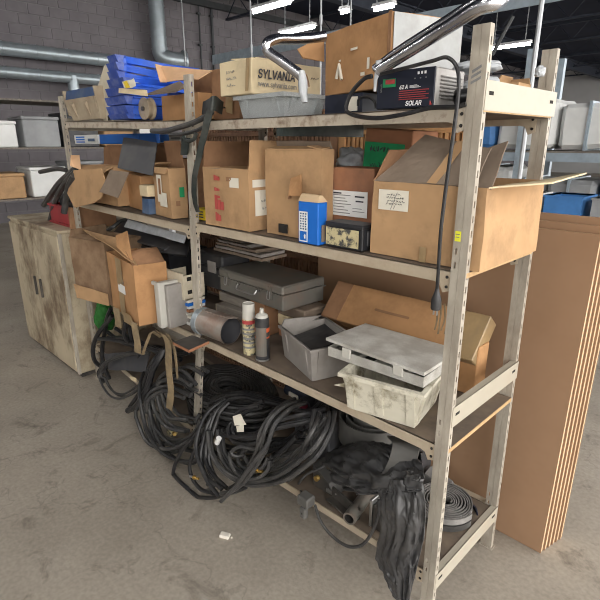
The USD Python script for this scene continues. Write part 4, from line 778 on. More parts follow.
# white trays, beige housing and leaflets at the middle post
P, w, d, h, rz = fit((162, 329), (155, 324.5), Z3, 284)
pt = Thing('white_tray', 'white plastic trays standing on edge left of the middle post', 'tray', P)
pt.part('tray', bx(-.03, .0, .0, .20, 0, h, .004), 'plastic_white'); pt.part('tray', bx(-.055, -.033, .006, .2, 0, h * .98, .004), 'plastic_white'); pt.part('lip', bx(-.058, .003, -.004, .01, h - .012, h + .004), 'plastic_white')
pt.part('tray', bx(.003, .030, .03, .18, 0, h * .95, .003), 'plastic_grey')
Pl_ = np.array([at(189, 331, y=.04)[0], .045, Z3]); wl_ = Pl_[0] - at(176, 328, y=.04)[0]
for k in range(8):
    hh2 = .014
    single('leaflet_pack', ['lowest leaflet pack of the pile left of the middle post', 'second leaflet pack from the bottom of the pile', 'third leaflet pack from the bottom of the pile', 'fourth leaflet pack from the bottom of the pile', 'fifth leaflet pack, with a red-brown edge', 'sixth leaflet pack of the pile', 'seventh leaflet pack, with a bright blue edge', 'topmost leaflet pack of the pile under the beige housing'][k], 'leaflets', wob(bx(Pl_[0] - wl_ + .004 * (k % 3), Pl_[0] - .006 * (k % 2), Pl_[1] + .004 * (k % 3), Pl_[1] + .105, Z3 + .0165 * k, Z3 + .0165 * k + .013), .0012, 9, k, .05), ['paper_white', 'plastic_grey', 'paper', 'plastic_white', 'card_red', 'paper_white', 'blue_print', 'paper'][k], False, 'leaflet packs')
Zb = Z3 + .0165 * 8 + .002
Ph = np.array([at(185, 303, y=.035)[0], .035, Zb]); wh_ = Ph[0] - at(167.5, 297, y=.035)[0]; hh_ = height_at(Ph, 275) - Zb
bh = Thing('beige_housing', 'open beige metal housing resting on the leaflet packs by the middle post', 'housing', Ph)
bh.part('front', bx(-wh_, 0, -.003, 0, 0, hh_), 'cream_panel'); bh.part('side', bx(-.003, 0, 0, .12, 0, hh_ * .95), 'cream_panel'); bh.part('bottom', bx(-wh_, 0, 0, .12, 0, .003), 'cream_panel')
bh.part('top_lip', bx(-wh_, 0, -.003, .01, hh_, hh_ + .003), 'cream_panel'); bh.part('side', bx(-wh_, -wh_ + .003, 0, .12, 0, hh_ * .95), 'cream_panel')
for z in (.2, .72): bh.part('slot', bx(.0002, .0012, .02, .045, hh_ * z, hh_ * z + .02), 'slot')

# ================================================================ third shelf, right bay
# black case and grey boards at the middle post
gy = .16
for k, (za, lab) in enumerate(((0, 'lowest long grey board under the black case'), (1, 'second long grey board, pushed out to the left'), (2, 'topmost long grey board under the black case'))):
    z = Z3 + .05 * k; x1 = at(252 - 4 * k, 310, y=.16)[0]
    t = Thing('long_board', lab, 'board', (x1 + .02, gy + .03 * k, z), .10 - .06 * k)
    t.part('board', bx(-.30, 0, 0, .14, 0, .045, .002), 'wood_grey'); t.part('end_trim', bx(-.304, -.30, 0, .14, 0, .045), 'tan_molded')
Zc = Z3 + .152
Pcs = np.array([at(221, 285, y=.22)[0] + .02, .22, Zc]); wcs = Pcs[0] - at(196, 280, y=.22)[0]; hcs = height_at(Pcs, 257) - Zc
cs = Thing('tool_case', 'black plastic tool case with a pale latch behind the middle post', 'case', Pcs)
cs.part('body', bx(-wcs, 0, 0, .18, 0, hcs * .62, .008), 'plastic_black'); cs.part('lid', bx(-wcs, 0, 0, .18, hcs * .63, hcs, .008), 'plastic_black'); cs.part('latch', bx(-wcs * .5, -wcs * .22, -.006, .002, hcs * .48, hcs * .8, .002), 'plastic_grey', label='pale grey latch'); cs.part('handle', tube(spline([(-wcs * .8, -.002, hcs * .4), (-wcs * .8, -.02, hcs * .4), (-wcs * .6, -.02, hcs * .4), (-wcs * .6, -.002, hcs * .4)], 14), .006, 6), 'plastic_black', 40)
Zg = height_at((at(240, 256, y=.3)[0], .3), 258)
gs = Thing('folded_cloth', 'folded grey striped cloth on the black case under the second shelf', 'cloth', (at(262, 258, y=.28)[0], .28, Zc + hcs + .004))
wg_ = gs.T[0, 3] - at(214, 250, y=.28)[0]
for k in range(5): gs.part('fold', wob(hull([(-wg_ * (1 - .03 * k), .004 * k, .016 * k), (-.012 * k * k, .004 * k, .016 * k), (-wg_ * (1 - .03 * k), .16, .016 * k), (-.012 * k * k, .16, .016 * k), (-wg_ * (1 - .03 * k), .0, .016 * k + .014), (-.014 * k * k, .0, .016 * k + .014), (-wg_, .16, .016 * k + .014), (-.014 * k * k, .16, .016 * k + .014)]), .003, 14, k, .04), ['card_grey', 'plastic_grey'][k % 2], 40)
# sheet steel pipe
a_ = at(231, 331, y=.035); a_[2] = max(a_[2], Z3 + .066); b_ = a_ + np.array([-.205, -.018, .004])
ax = (b_ - a_) / np.linalg.norm(b_ - a_); R_ = .062
pp = Thing('sheet_steel_pipe', 'short wide sheet steel pipe with a dark open end lying on the shelf', 'pipe', (a_[0], a_[1], Z3))
tb = tube([a_, b_], R_, 28, False); ti = tube([a_, b_], R_ - .003, 28, False); ti.faces = ti.faces[:, ::-1]
pp.part('shell', tb, 'galvanized', 40, world=True); pp.part('inner_wall', ti, 'galvanized_inside', 40, world=True)
pp.part('rim', tube([a_ + ax * .0, a_ + ax * .018], R_ + .002, 28, False), 'galvanized', 40, world=True); pp.part('rear_collar', tube([b_ - ax * .03, b_], R_ + .004, 28), 'duct_steel', 40, world=True)
pp.part('flat_seam', quad(a_ + np.array([-.0, -.01, R_ + .001]), a_ + np.array([.02, .03, R_ - .002]), b_ + np.array([0, .02, R_]), b_ + np.array([0, -.02, R_]), 3, 3, .003), 'galvanized', world=True)
# spray cans
def spray(label, u, v, vt, yoff, r, cap):
    c = at(u, v, z=Z3); c[1] += yoff; c = np.array([c[0], max(c[1], .04), Z3]); c[0] = at(u, v - 20, y=c[1])[0]; H = height_at(c, vt) - Z3
    t = Thing('spray_can', label, 'spray can', c, .0)
    if cap == 'tall':
        t.part('body', lathe([(0, 0), (r * .96, 0), (r, .004), (r, H * .70), (r * .9, H * .715), (0, H * .715)], 24), 'label_cream', 40)
        t.part('cap', lathe([(r * .9, H * .70), (r * .98, H * .715), (r * .92, H * .985), (r * .86, H * 1.0), (r * .80, H * .985), (0, H * .97)], 24), 'plastic_white', 40)
        t.part('red_band', lathe([(r + .0006, H * .62), (r + .0006, H * .69)], 24), 'label_red', 40)
        for k in range(5): t.part('print_line', tm(lathe([(r + .0006, H * (.14 + .09 * k)), (r + .0006, H * (.18 + .09 * k))], 24)).slice_plane((0, 0, 0), (.3 + .2 * (k % 2), -1, 0)), 'ink_grey')
    else:
        t.part('body', lathe([(0, 0), (r * 1.0, 0), (r, .004), (r, H * .80), (r * .92, H * .83), (0, H * .83)], 24), 'plastic_black', 40)
        t.part('dome', lathe([(r * .92, H * .82), (r * .80, H * .875), (r * .38, H * .91), (r * .36, H * .93), (0, H * .93)], 24), 'plastic_white', 40)
        t.part('nozzle', lathe([(0, H * .92), (r * .28, H * .92), (r * .26, H * .99), (r * .2, H), (0, H)], 14), 'plastic_white', 40)
        t.part('orange_band', lathe([(r + .0006, H * .56), (r + .0006, H * .64)], 24), 'orange_plastic', 40); t.part('orange_band', lathe([(r + .0006, H * .44), (r + .0006, H * .47)], 24), 'orange_plastic', 40)
        t.part('front_label', tm(lathe([(r + .0012, H * .10), (r + .0012, H * .66)], 24)).slice_plane((0, -r * .80, 0), (.55, -.83, 0)), 'toolbox_grey')
        t.part('base_rim', lathe([(0, 0), (r * 1.04, 0), (r * 1.04, .006), (r, .007)], 24), 'steel', 40)
spray('spray can with a white cap, red band and worn pale label', 249.5, 361, 303, .0, .0285, 'tall')
spray('spray can with a white nozzle, black body and orange bands', 262.5, 364, 308, .0, .030, 'short')
# steel toolbox on packed parts
Zt = .862
P = at(283, 312, z=Zt); L = at(220.5, 289.5, z=Zt); wt = np.linalg.norm(P - L); rt = math.atan2(P[1] - L[1], P[0] - L[0]); dtb = np.linalg.norm(at(328, 301, z=Zt) - P) * .98
ht = height_at(P, 287) - Zt
tb = Thing('toolbox', 'dented grey steel toolbox with two hasps and a wire handle', 'toolbox', P, rt)
tb.part('body', bx(-wt, 0, 0, dtb, 0, ht * .62, .004), 'toolbox_grey'); tb.part('lid', wob(bx(-wt - .004, .004, -.004, dtb + .004, ht * .64, ht, .007), .0015, 9, 3, .04), 'toolbox_grey', 30)
tb.part('seam_rim', bx(-wt - .006, .006, -.006, dtb + .006, ht * .60, ht * .64), 'toolbox_grey')
for a in (.86, .17):
    hs = tb.part('hasp', hull([(-wt * a - .014, -.009, ht * .34), (-wt * a + .014, -.009, ht * .34), (-wt * a - .014, -.009, ht * .86), (-wt * a + .014, -.009, ht * .86), (-wt * a - .014, -.004, ht * .34), (-wt * a + .014, -.004, ht * .34), (-wt * a - .014, -.004, ht * .86), (-wt * a + .014, -.004, ht * .86)]), 'toolbox_grey')
    tb.part('latch_bail', tube(spline([(-wt * a - .008, -.012, ht * .7), (-wt * a - .008, -.016, ht * .4), (-wt * a + .008, -.016, ht * .4), (-wt * a + .008, -.012, ht * .7)], 14), .0022, 6), 'steel', 40, parent=hs)
hd_ = tb.part('handle', tube(spline([(-wt * .66, -.008, ht * .56), (-wt * .655, -.018, ht * .44), (-wt * .62, -.022, ht * .38), (-wt * .40, -.022, ht * .38), (-wt * .365, -.018, ht * .44), (-wt * .36, -.008, ht * .56)], 30), .0042, 8), 'steel', 40)
for a in (.67, .35): tb.part('handle_mount', bx(-wt * a - .012, -wt * a + .012, -.009, 0, ht * .50, ht * .6, .002), 'machine_dark', parent=hd_)
tb.part('corner_patch', bx(.0042, .0055, dtb * .3, dtb * .6, ht * .68, ht * .8), 'toolbox_grey')
wr = Thing('wrapped_bundle', 'bundle of beige wrapped stock under the toolbox corner', 'bundle', (P[0] + .05, P[1] + .085, Z3), rt)
for k in range(3): wr.part('pack', wob(bx(-.19, 0, 0, .15, .056 * k, .056 * k + .052, .006), .006, 14, k, .03), ['card_red', 'card_cream', 'card_grey'][k], 30)
mp = Thing('machine_part', 'dark oily machine part standing beside the beige bundle', 'machine part', (P[0] + .115, P[1] + .16, Z3))
mp.part('block', bx(-.055, 0, 0, .07, .02, .14, .006), 'machine_dark'); mp.part('flange', bx(-.065, .01, -.01, .08, 0, .02, .003), 'machine_dark'); mp.part('shaft', tube([(-.03, .03, .13), (-.03, .03, .165)], .02, 14), 'machine_dark', 40); mp.part('bolt', tube([(-.03, -.006, .08), (-.03, .004, .08)], .01, 6), 'steel')
for k, x in enumerate((P[0] - wt + .05,)):
    cbx = Carton('carton', 'flat dark carton carrying the left end of the toolbox', (x + .27, P[1] + .03, Z3), .10, .2, Zt - Z3 - .004, 0, 'card_brown', closed=True, amp=.001, seed=66)
# grey hopper bin with black scrap
P, w, d, h, rz = fit((306, 385.5), (276.5, 357), Z3, 352, (353, 373)); P[1] = max(P[1], .02)
gb = storage_bin('parts_bin', 'grey plastic parts bin with a low front and black scrap inside', P, w, d, h, rz, 'plastic_grey', .012, .004, .008)
gb.part('scoop_side', hull([(-w - .004, .0, h * .9), (-w + .004, .0, h * .9), (-w - .004, d * .5, h * .9), (-w + .004, d * .5, h * .9), (-w - .004, .02, h * 1.18), (-w + .004, .02, h * 1.18), (-w - .004, d * .9, h * 1.12), (-w + .004, d * .9, h * 1.12)]), 'plastic_grey')
sc = Thing('scrap_board', 'black foam scrap lying in the grey parts bin', 'scrap', P + np.array([-.02, .03, h * .62]), rz)
sc.part('scrap', wob(hull([(-w * .75, .0, 0), (-.03, .01, 0), (-.04, d * .7, .02), (-w * .7, d * .75, .03), (-w * .75, .0, .012), (-.03, .01, .016), (-.04, d * .7, .045), (-w * .7, d * .75, .05)]), .004, 14, 2, .03), 'plastic_black')
# dirty white bin with the organizer on top
P, w, d, h, rz = fit((411.5, 430.5), (346, 410), Z3, 391, (441, 405)); P[1] = max(P[1], .03)
d = min(d * 1.0, .36)
db = Thing('plastic_bin', 'dirty cream plastic bin with cracked ribs under the clear organizer', 'bin', P, rz)
mk = lambda q: manifold3d.Manifold(manifold3d.Mesh(np.array(q.vertices, np.float32), np.array(q.faces, np.uint32)))
f_ = .022; oo = hull([(-w, 0, 0), (0, 0, 0), (-w, d, 0), (0, d, 0), (-w - f_, -f_, h), (f_, -f_, h), (-w - f_, d + .01, h), (f_, d + .01, h)]); ii = hull([(-w + .005, .005, .005), (-.005, .005, .005), (-w + .005, d - .005, .005), (-.005, d - .005, .005), (-w - f_ + .005, -f_ + .005, h + .01), (f_ - .005, -f_ + .005, h + .01), (-w - f_ + .005, d + .005, h + .01), (f_ - .005, d + .005, h + .01)])
db.part('body', wob(mk(oo) - mk(ii), .002, 12, 4, .05), 'plastic_dirty', 30)
db.part('rim', cube(-w - f_ - .010, f_ + .010, -f_ - .010, d + .02, h - .014, h) - cube(-w - f_ + .004, f_ - .004, -f_ + .004, d + .006, h - 1, h + 1), 'plastic_dirty')
for x in (-w * .97, -w * .52, -w * .06): db.part('rib', hull([(x - .014, -.003, .004), (x + .014, -.003, .004), (x - .014, -f_ - .008, h - .01), (x + .014, -f_ - .008, h - .01), (x - .014, .004, .004), (x + .014, .004, .004), (x - .014, -f_ + .004, h - .01), (x + .014, -f_ + .004, h - .01)]), 'plastic_dirty')
for y in (d * .12, d * .85): db.part('rib', hull([(.003, y - .014, .004), (.003, y + .014, .004), (f_ + .008, y - .014, h - .01), (f_ + .008, y + .014, h - .01), (-.004, y - .014, .004), (-.004, y + .014, .004), (f_ - .004, y - .014, h - .01), (f_ - .004, y + .014, h - .01)]), 'plastic_dirty')
db.part('torn_lip', quad((-w - .02, -.004, h * .55), (-w + .05, -.006, h * .78), (-w + .04, -.01, h * .9), (-w - .05, -.02, h * .60), 5, 4, .003, .004, 20, 3), 'plastic_dirty')
Zo = Z3 + h + .004
P = at(423, 388, z=Zo); L = at(328, 355.5, z=Zo); wo_ = np.linalg.norm(P - L); ro = math.atan2(P[1] - L[1], P[0] - L[0]); dor = .24; horg = .035
og = Thing('organizer_case', 'clear compartment organizer case with its dusty lid ajar on the dirty bin', 'organizer', P, ro)
og.part('tray', cube(-wo_, 0, 0, dor, 0, horg) - cube(-wo_ + .003, -.003, .003, dor - .003, .003, 1), 'frosted_case')
for k in range(1, 6): og.part('divider', bx(-wo_ * k / 6 - .001, -wo_ * k / 6 + .001, .003, dor - .003, .003, horg - .004), 'frosted_case')
og.part('divider', bx(-wo_, 0, dor * .5 - .001, dor * .5 + .001, .003, horg - .004), 'frosted_case')
og.part('lid', hull([(-wo_ - .006, -.006, horg + .024), (.006, -.012, horg + .012), (-wo_ - .006, dor + .004, horg + .004), (.006, dor + .004, horg + .004), (-wo_ - .006, -.006, horg + .034), (.006, -.012, horg + .024), (-wo_ - .006, dor + .004, horg + .020), (.006, dor + .004, horg + .018)]), 'frosted_case')
for k in (.23, .77): og.part('latch', bx(-wo_ * k - .018, -wo_ * k + .018, -.012, -.004, horg * .5, horg + .02, .002), 'plastic_white')
for k in range(6):
    if k in (0, 2, 3, 5): og.part('small_parts', wob(bx(-wo_ * (k + .85) / 6, -wo_ * (k + .15) / 6, .02, dor * .45, .004, .020), .004, 30, k, .02), ['machine_dark', 'steel', 'plastic_white', 'machine_dark'][k % 4])
# long leaning carton and the orange ones by the post
A, B = at(321, 315, y=.325), at(446, 353, y=.325); Up = at(331, 279, y=.44)
e1 = (B - A); Lw = np.linalg.norm(e1); e1 /= Lw; e2 = Up - A; e2 -= e1 * (e2 @ e1); Hh = np.linalg.norm(e2); e2 /= Hh; e3 = np.cross(e1, e2)
if e3[1] < 0: e3 = -e3
lb = Thing('long_carton', 'long orange carton lying tilted behind the organizer with a taped torn end', 'box', A)
def ob(x0, x1, y0, y1, z0, z1, amp=.003, seed=1):
    m = wob(bx(x0, x1, y0, y1, z0, z1, .003), amp, 6, seed, .05); m.vertices = np.array(m.vertices)[:, :1] * e1 + np.array(m.vertices)[:, 1:2] * e3 + np.array(m.vertices)[:, 2:] * e2; return m
LL = Lw + .10
lb.part('body', ob(0, LL, 0, .07, 0, Hh), 'card_orange'); lb.part('dusty_end', ob(-.002, LL * .13, -.0012, .071, -.001, Hh + .001, .001), 'card_brown'); lb.part('tape', ob(LL * .86, LL * 1.002, -.0015, .071, -.001, Hh + .001, .002), 'tape_tan')
lb.part('scuff', ob(LL * .35, LL * .58, -.0015, .0, Hh * .48, Hh * .54, .004, 3), 'card_brown')
single('torn_tape', 'frayed shreds of tan tape hanging at the end of the long tilted carton', 'tape', join(*[strip([at(438 + 3 * k, 300 + 2 * k, y=.24), at(437 + 4 * k, 318, y=.225), at(435 + 3 * k, 330 + 4 * (k % 2), y=.22)], (.006, 0, .003), .0012, 12, .004, k) for k in range(4)]), 'strip_tan', kind='stuff')
q = at(468, 384, z=Z3); Pu = np.array([-.045, .24, Z3])
ub = Carton('carton', 'upright orange carton behind the right front post on the third shelf', (at(477, 370, y=.36)[0], .36, Z3), .10, .08, height_at((at(477, 370, y=.36)[0], .36), 348) - Z3, 0, 'card_orange', closed=True, amp=.004, seed=71)
# board with a red edge sticking out at the middle post
rb = Thing('red_edged_board', 'dark square board with a red edge sticking out in front of the middle post', 'board', (at(190, 349, z=.60)[0], at(190, 349, z=.60)[1], .0))
pa, pb_, pc_, pd_ = (at(u, v, z=.708) for u, v in ((173, 342), (189, 350), (209, 341), (192, 335)))
rb.part('board', hull([p + [0, 0, dz] for p in (pa, pb_, pc_, pd_) for dz in (0, -.012)]), 'machine_dark', world=True); rb.part('red_edge', join(quad(pa, pb_, pb_ - [0, 0, .013], pa - [0, 0, .013], 2, 2, .002), quad(pb_, pc_, pc_ - [0, 0, .013], pb_ - [0, 0, .013], 2, 2, .002)), 'card_red', world=True)

# ================================================================ bottom shelf and floor: hoses
def strands(name, label, ctrl, n, r, gap, m='rubber', seed=0, pts=50, closed=False, group=None, cat='hose'):
    """n hoses running side by side along one measured path; each is a part."""
    p = spline(ctrl, pts, closed); t = Thing(name, label, cat, p[0]); rng = np.random.default_rng(seed)
    tg = np.gradient(p, axis=0); tg /= np.linalg.norm(tg, axis=1, keepdims=True); a = np.cross(tg, [0, 0, 1.]); a /= np.linalg.norm(a, axis=1, keepdims=True) + 1e-9; b = np.cross(tg, a)
    for k in range(n):
        u = np.linspace(0, 1, pts); ph = rng.uniform(0, 6.28, 4)
        oa = (k - (n - 1) / 2) * gap + gap * .5 * np.sin(3.1 * u + ph[0]); ob_ = gap * .9 * np.sin(4.3 * u + ph[1]) + gap * .35 * np.sin(9 * u + ph[2])
        q = p + a * oa[:, None] + b * ob_[:, None]; q[:, 2] = np.maximum(q[:, 2], r + .002)
        t.part('hose', tube(q, r, 8), m, 40, world=True)
    return t
def path(*uvy): return [at(u, v, y=y) for u, v, y in uvy]
# large flat coil on the bottom shelf at the middle post
cc = at(231, 381, y=.235)
coil = Thing('hose_coil', 'large flat coil of black hose stacked beside the middle post', 'hose coil', (cc[0], cc[1], .142))
rng = np.random.default_rng(5)
NL = max(6, int((cc[2] - .142) / .030))
for layer in range(NL):
    n = 270; th = np.linspace(0, 2 * np.pi * 9, n); rr = .080 + (.215 + .02 * (1 - abs(layer - NL / 2) / NL)) * (th / th[-1]) + .003 * np.sin(3 * th + layer)
    z = .012 + .030 * layer + .005 * np.sin(2 * th + 1.3 * layer)
    q = np.stack([rr * np.cos(th + layer), .68 * rr * np.sin(th + layer), z], 1); coil.part('hose', tube(q, .0118, 7), 'rubber_soft' if layer > NL - 4 else 'rubber', 40)
# loops under the left bay
strands('hose_loops', 'loops of black hose spilling to the floor below the longest tan strip', path((192, 395, -.045), (170, 385, -.045), (152, 392, -.10), (147, 415, -.13), (155, 440, -.14), (175, 446, -.13), (195, 436, -.11), (203, 420, -.08)), 5, .010, .022, 'rubber_soft', 1)
strands('hose_loops', 'lower arc of black hoses in front of the middle post foot', path((150, 375, -.03), (146, 395, -.12), (150, 425, -.16), (165, 449, -.17), (190, 458, -.16), (206, 445, -.12)), 3, .010, .022, 'rubber', 2)
strands('hose_loops', 'nested hose arcs between the tan strip and the middle post', path((198, 380, -.05), (182, 372, -.045), (163, 380, -.05), (160, 400, -.08), (170, 420, -.09), (190, 424, -.07)), 5, .010, .023, 'rubber_soft', 3)
strands('hose_loops', 'thin hose loops hanging at the left end of the bottom shelf', path((150, 352, -.02), (125, 355, -.05), (107, 364, -.08), (103, 378, -.09), (112, 394, -.10), (124, 397, -.10), (138, 386, -.08), (150, 370, -.04)), 3, .007, .018, 'rubber_soft', 4)
strands('thick_hose', 'thick black hose dropping from the shelf to the floor at the left bay', path((164, 350, -.02), (155, 368, -.08), (144, 386, -.12), (133, 405, -.14), (128, 411, -.15)), 2, .017, .026, 'rubber', 5)
strands('thick_hose', 'thick dark hoses rising beside the green cloth at the left post', path((112, 312, -.03), (104, 332, -.05), (98, 350, -.06), (100, 368, -.05), (108, 380, -.02)), 2, .014, .026, 'rubber', 6)
strands('hose_loops', 'dark hoses lying under the orange taped carton', path((108, 335, -.02), (125, 342, -.01), (145, 345, .0), (165, 352, .02), (185, 355, .04)), 4, .012, .03, 'rubber', 7)
strands('hose_loops', 'upright dark hose under the orange taped carton', path((128, 318, -.08), (126, 330, -.08), (130, 345, -.05), (140, 358, .0)), 2, .013, .024, 'rubber', 17)
sl = Thing('rubber_sheet', 'grey-black rubber sheet slung between the hoses of the left bay', 'sheet', at(105, 360, y=-.03))
sl.part('sheet', quad(at(104, 353, y=-.03), at(150, 352, y=.02), at(146, 372, y=-.04), at(108, 370, y=-.06), 8, 5, .006, .012, 8, 4), 'panel_dark', 40, world=True)
# the tangle in front of the right bay
T_ = lambda *a, **k: strands('hose_bundle', *a, **k)
T_('main diagonal bundle of hoses falling from the shelf to the floor', path((300, 402, .10), (283, 412, -.02), (270, 428, -.09), (262, 450, -.13), (250, 470, -.16), (238, 485, -.18), (226, 493, -.19)), 5, .0092, .017, 'rubber_soft', 11)
T_('lower arc of hoses sweeping to the right along the shelf edge', path((216, 430, -.12), (219, 452, -.15), (232, 470, -.16), (255, 479, -.14), (285, 473, -.12), (308, 456, -.10), (322, 432, -.04), (326, 415, .04)), 5, .0092, .018, 'rubber_soft', 12)
T_('left vertical bundle of hoses bending at the floor', path((228, 402, -.02), (214, 414, -.09), (206, 435, -.15), (205, 458, -.18), (212, 477, -.19), (224, 491, -.19)), 4, .0092, .018, 'rubber', 13)
T_('hoses running level through the tangle above the white tag', path((205, 425, -.05), (225, 436, -.10), (250, 438, -.11), (272, 430, -.08), (300, 420, -.02), (325, 408, .06)), 3, .0095, .020, 'rubber', 14)
T_('inner loop of hoses around the white tag', path((262, 405, -.02), (242, 410, -.06), (231, 424, -.10), (236, 440, -.12), (252, 444, -.12), (270, 436, -.08)), 3, .009, .018, 'rubber', 15)
T_('small hose ring in the middle of the tangle', path((262, 445, -.10), (245, 444, -.12), (236, 454, -.14), (243, 468, -.15), (260, 470, -.14), (270, 458, -.11)), 3, .0085, .018, 'rubber_soft', 16)
T_('thin hoses crossing towards the grey pump', path((330, 420, .02), (310, 445, -.04), (292, 455, -.06), (272, 462, -.09), (258, 472, -.12)), 2, .0085, .018, 'rubber_soft', 18)
T_('hoses heaped against the back of the right bay', path((215, 405, .06), (245, 396, .12), (275, 402, .16), (305, 410, .18), (325, 400, .22)), 5, .011, .026, 'rubber', 19)
T_('dark hoses filling the middle of the heap', path((215, 445, -.04), (240, 455, -.06), (262, 452, -.05), (285, 445, -.02), (305, 435, .02)), 5, .011, .024, 'rubber', 20)
strands('floor_hose', 'single black hose looping out onto the concrete in front of the middle post', path((200, 433, -.12), (184, 452, -.17), (175, 470, -.19), (176, 484, -.20), (190, 495, -.205), (212, 497, -.20), (232, 490, -.19), (245, 484, -.17)), 1, .0095, .01, 'rubber', 21)
strands('floor_hose', 'short black hose arc on the concrete inside the floor loop', path((199, 436, -.13), (191, 455, -.17), (190, 475, -.19), (199, 490, -.20), (216, 496, -.195)), 1, .0088, .01, 'rubber', 22)
strands('floor_hose', 'pair of hoses dropping straight to the floor beside the post', path((207, 432, -.12), (203, 448, -.16), (204, 466, -.18), (212, 478, -.18), (206, 488, -.19)), 2, .0085, .02, 'rubber_soft', 23)
for k, (u, v, y, lab) in enumerate(((195, 478, -.20, 'brass hose fitting lying on the floor inside the hose loop'), (258, 471, -.15, 'small brass hose end in the middle of the tangle'))):
    c = at(u, v, y=y); c[2] = max(c[2], .012); t = Thing('hose_fitting', lab, 'fitting', c)
    t.part('nut', tube([(-.012, 0, 0), (.0, 0, 0)], .010, 6), 'brass'); t.part('barb', tube([(0, 0, 0), (.022, .006, .004)], .006, 10), 'brass', 40); t.part('stem', tube([(-.03, -.01, .0), (-.01, 0, 0)], .005, 8), 'steel', 40)
t = Thing('paper_tag', 'white paper tag folded over a hose in the tangle', 'tag', at(238, 420, y=-.09))
t.part('tag', quad(at(233, 416, y=-.12), at(241, 414, y=-.115), at(246, 425, y=-.118), at(235, 426, y=-.125), 4, 4, .001, .004, 25, 2), 'paper', world=True); t.part('tag', quad(at(236, 426, y=-.122), at(244, 425, y=-.12), at(244, 432, y=-.12), at(237, 432, y=-.122), 3, 3, .001, .002, 25, 3), 'paper', world=True)
t = Thing('tape_wrap', 'white tape wrapped on a hose left of the tangle', 'tape', at(218, 440, y=-.15)); t.part('tape', tube([at(217, 443, y=-.15), at(219, 438, y=-.15)], .012, 10), 'paper_white', 40, world=True)
yk = Thing('yellow_part', 'dull yellow fitting half hidden in the hoses by the post foot', 'fitting', at(172, 432, y=-.06))
yk.part('block', wob(bx(-.03, .02, -.02, .03, -.02, .02, .008), .003, 20, 3, .02), 'label_cream', 30); yk.part('spout', tube([(.015, 0, 0), (.045, -.01, .012)], .011, 10), 'brass', 40)
pst = at(200, 440, y=-.02); t = Thing('cream_bracket', 'short bent cream steel bracket below the middle post among the hoses', 'bracket', pst)
t.part('bracket', strip([at(199, 430, y=-.03), at(200, 442, y=-.06), at(198, 452, y=-.10), at(200, 462, y=-.12)], (.026, 0, 0), .004, 12), 'post_paint', world=True); t.part('bolt', tube([at(201, 433, y=-.035), at(201, 433, y=-.045)], .006, 8), 'steel', world=True)
for k, (u, v, y, lab) in enumerate(((133, 378, -.10, 'small cream label scrap on the hoses at the left'), (145, 391, -.11, 'second cream scrap on the hoses, nearer the tan strip'))):
    single('paper_scrap', lab, 'paper scrap', quad(at(u - 3, v - 2, y=y), at(u + 3, v, y=y), at(u + 4, v + 4, y=y), at(u - 2, v + 2, y=y), 3, 3, .002, .001, 9, k), 'card_cream')
# grey pump, bottle with pink cap, electrical boxes
def z4(x): return shelf_z(4, x) + .003
q = at(277, 457, y=.0); pm = Thing('pump_motor', 'dusty grey round motor among the hoses', 'motor', (q[0], .06, z4(q[0])))
pm.part('housing', tm(lathe([(0, -.08), (.05, -.08), (.058, -.07), (.058, .06), (.045, .08), (.012, .085), (0, .085)], 24)).apply_transform(trimesh.transformations.rotation_matrix(math.radians(80), [1, .4, 0])).apply_translation((0, 0, .07)), 'machine_dark', 40)
pm.part('base', bx(-.06, .06, -.05, .05, 0, .015), 'machine_dark'); pm.part('shaft', tube([(0, -.13, .085), (0, -.07, .08)], .009, 12), 'machine_dark', 40)
q = at(302, 438, y=.20); bt = Thing('bottle', 'dark bottle with a pink-red cap lying at the back of the bottom shelf', 'bottle', (min(q[0], -.72), .24, z4(-.66) + .204))
bt.part('body', tube([(.02, .14, .035), (.0, -.02, .035)], [.04, .042], 16), 'plastic_black', 40); bt.part('cap', tube([(0, -.02, .035), (-.004, -.05, .035)], .022, 14), 'pink_cap', 40)
q = at(300, 409, y=.25); db_ = Thing('drill_body', 'dark blue power tool lying on the heap at the back', 'tool', (q[0], .27, .43))
db_.part('body', tube([(-.10, 0, 0), (.06, 0, .02)], [.03, .034], 14), 'blue_dark', 40); db_.part('grip', hull([(.03, -.015, 0), (.07, -.015, 0), (.03, .015, 0), (.07, .015, 0), (.05, -.014, -.10), (.09, -.014, -.09), (.05, .014, -.10), (.09, .014, -.09)]), 'plastic_black'); db_.part('label', bx(-.06, -.0, -.036, -.030, -.008, .012), 'paper')
hp_ = Carton('carton', 'dark scrap box at the back under the hoses', (-.665, .22, z4(-.66)), .22, .2, .20, 0, 'panel_dark', closed=True, amp=.003, seed=77)
# folded gear, junction box with its cord, brackets, pipe
q = at(322, 490, y=.02); jb = Thing('cord_box', 'grey plug box with a cord loop hanging below the shelf edge', 'plug box', (at(311, 497, y=.0)[0], -.034, z4(-.6) - .01))
jb.part('box', wob(bx(-.03, .03, -.02, .03, .0, .045, .006), .001, 9, 2, .03), 'belt_grey', 30); jb.part('plug', bx(-.008, .024, -.028, -.004, -.045, .004, .005), 'belt_grey'); jb.part('screw', tube([(.008, -.030, -.02), (.008, -.026, -.02)], .004, 8), 'slot')
jb.part('cord', tube(spline([at(u, v, y=y) for u, v, y in ((315, 505, -.035), (320, 520, -.06), (331, 535, -.07), (347, 546, -.07), (362, 545, -.065), (372, 532, -.05), (378, 515, -.03), (379, 500, -.02))], 50), .006, 8), 'rubber_soft', 40, world=True)
jb.part('lead', tube(spline([at(u, v, y=y) for u, v, y in ((303, 494, .0), (298, 486, .03), (306, 475, .05), (320, 468, .08), (335, 460, .12))], 30), .0055, 8), 'rubber_soft', 40, world=True)
q = at(325, 484, y=.08); tr = Thing('dark_tool', 'dark steel tool body with a shiny edge behind the plug box', 'tool', (q[0], .07, z4(q[0])))
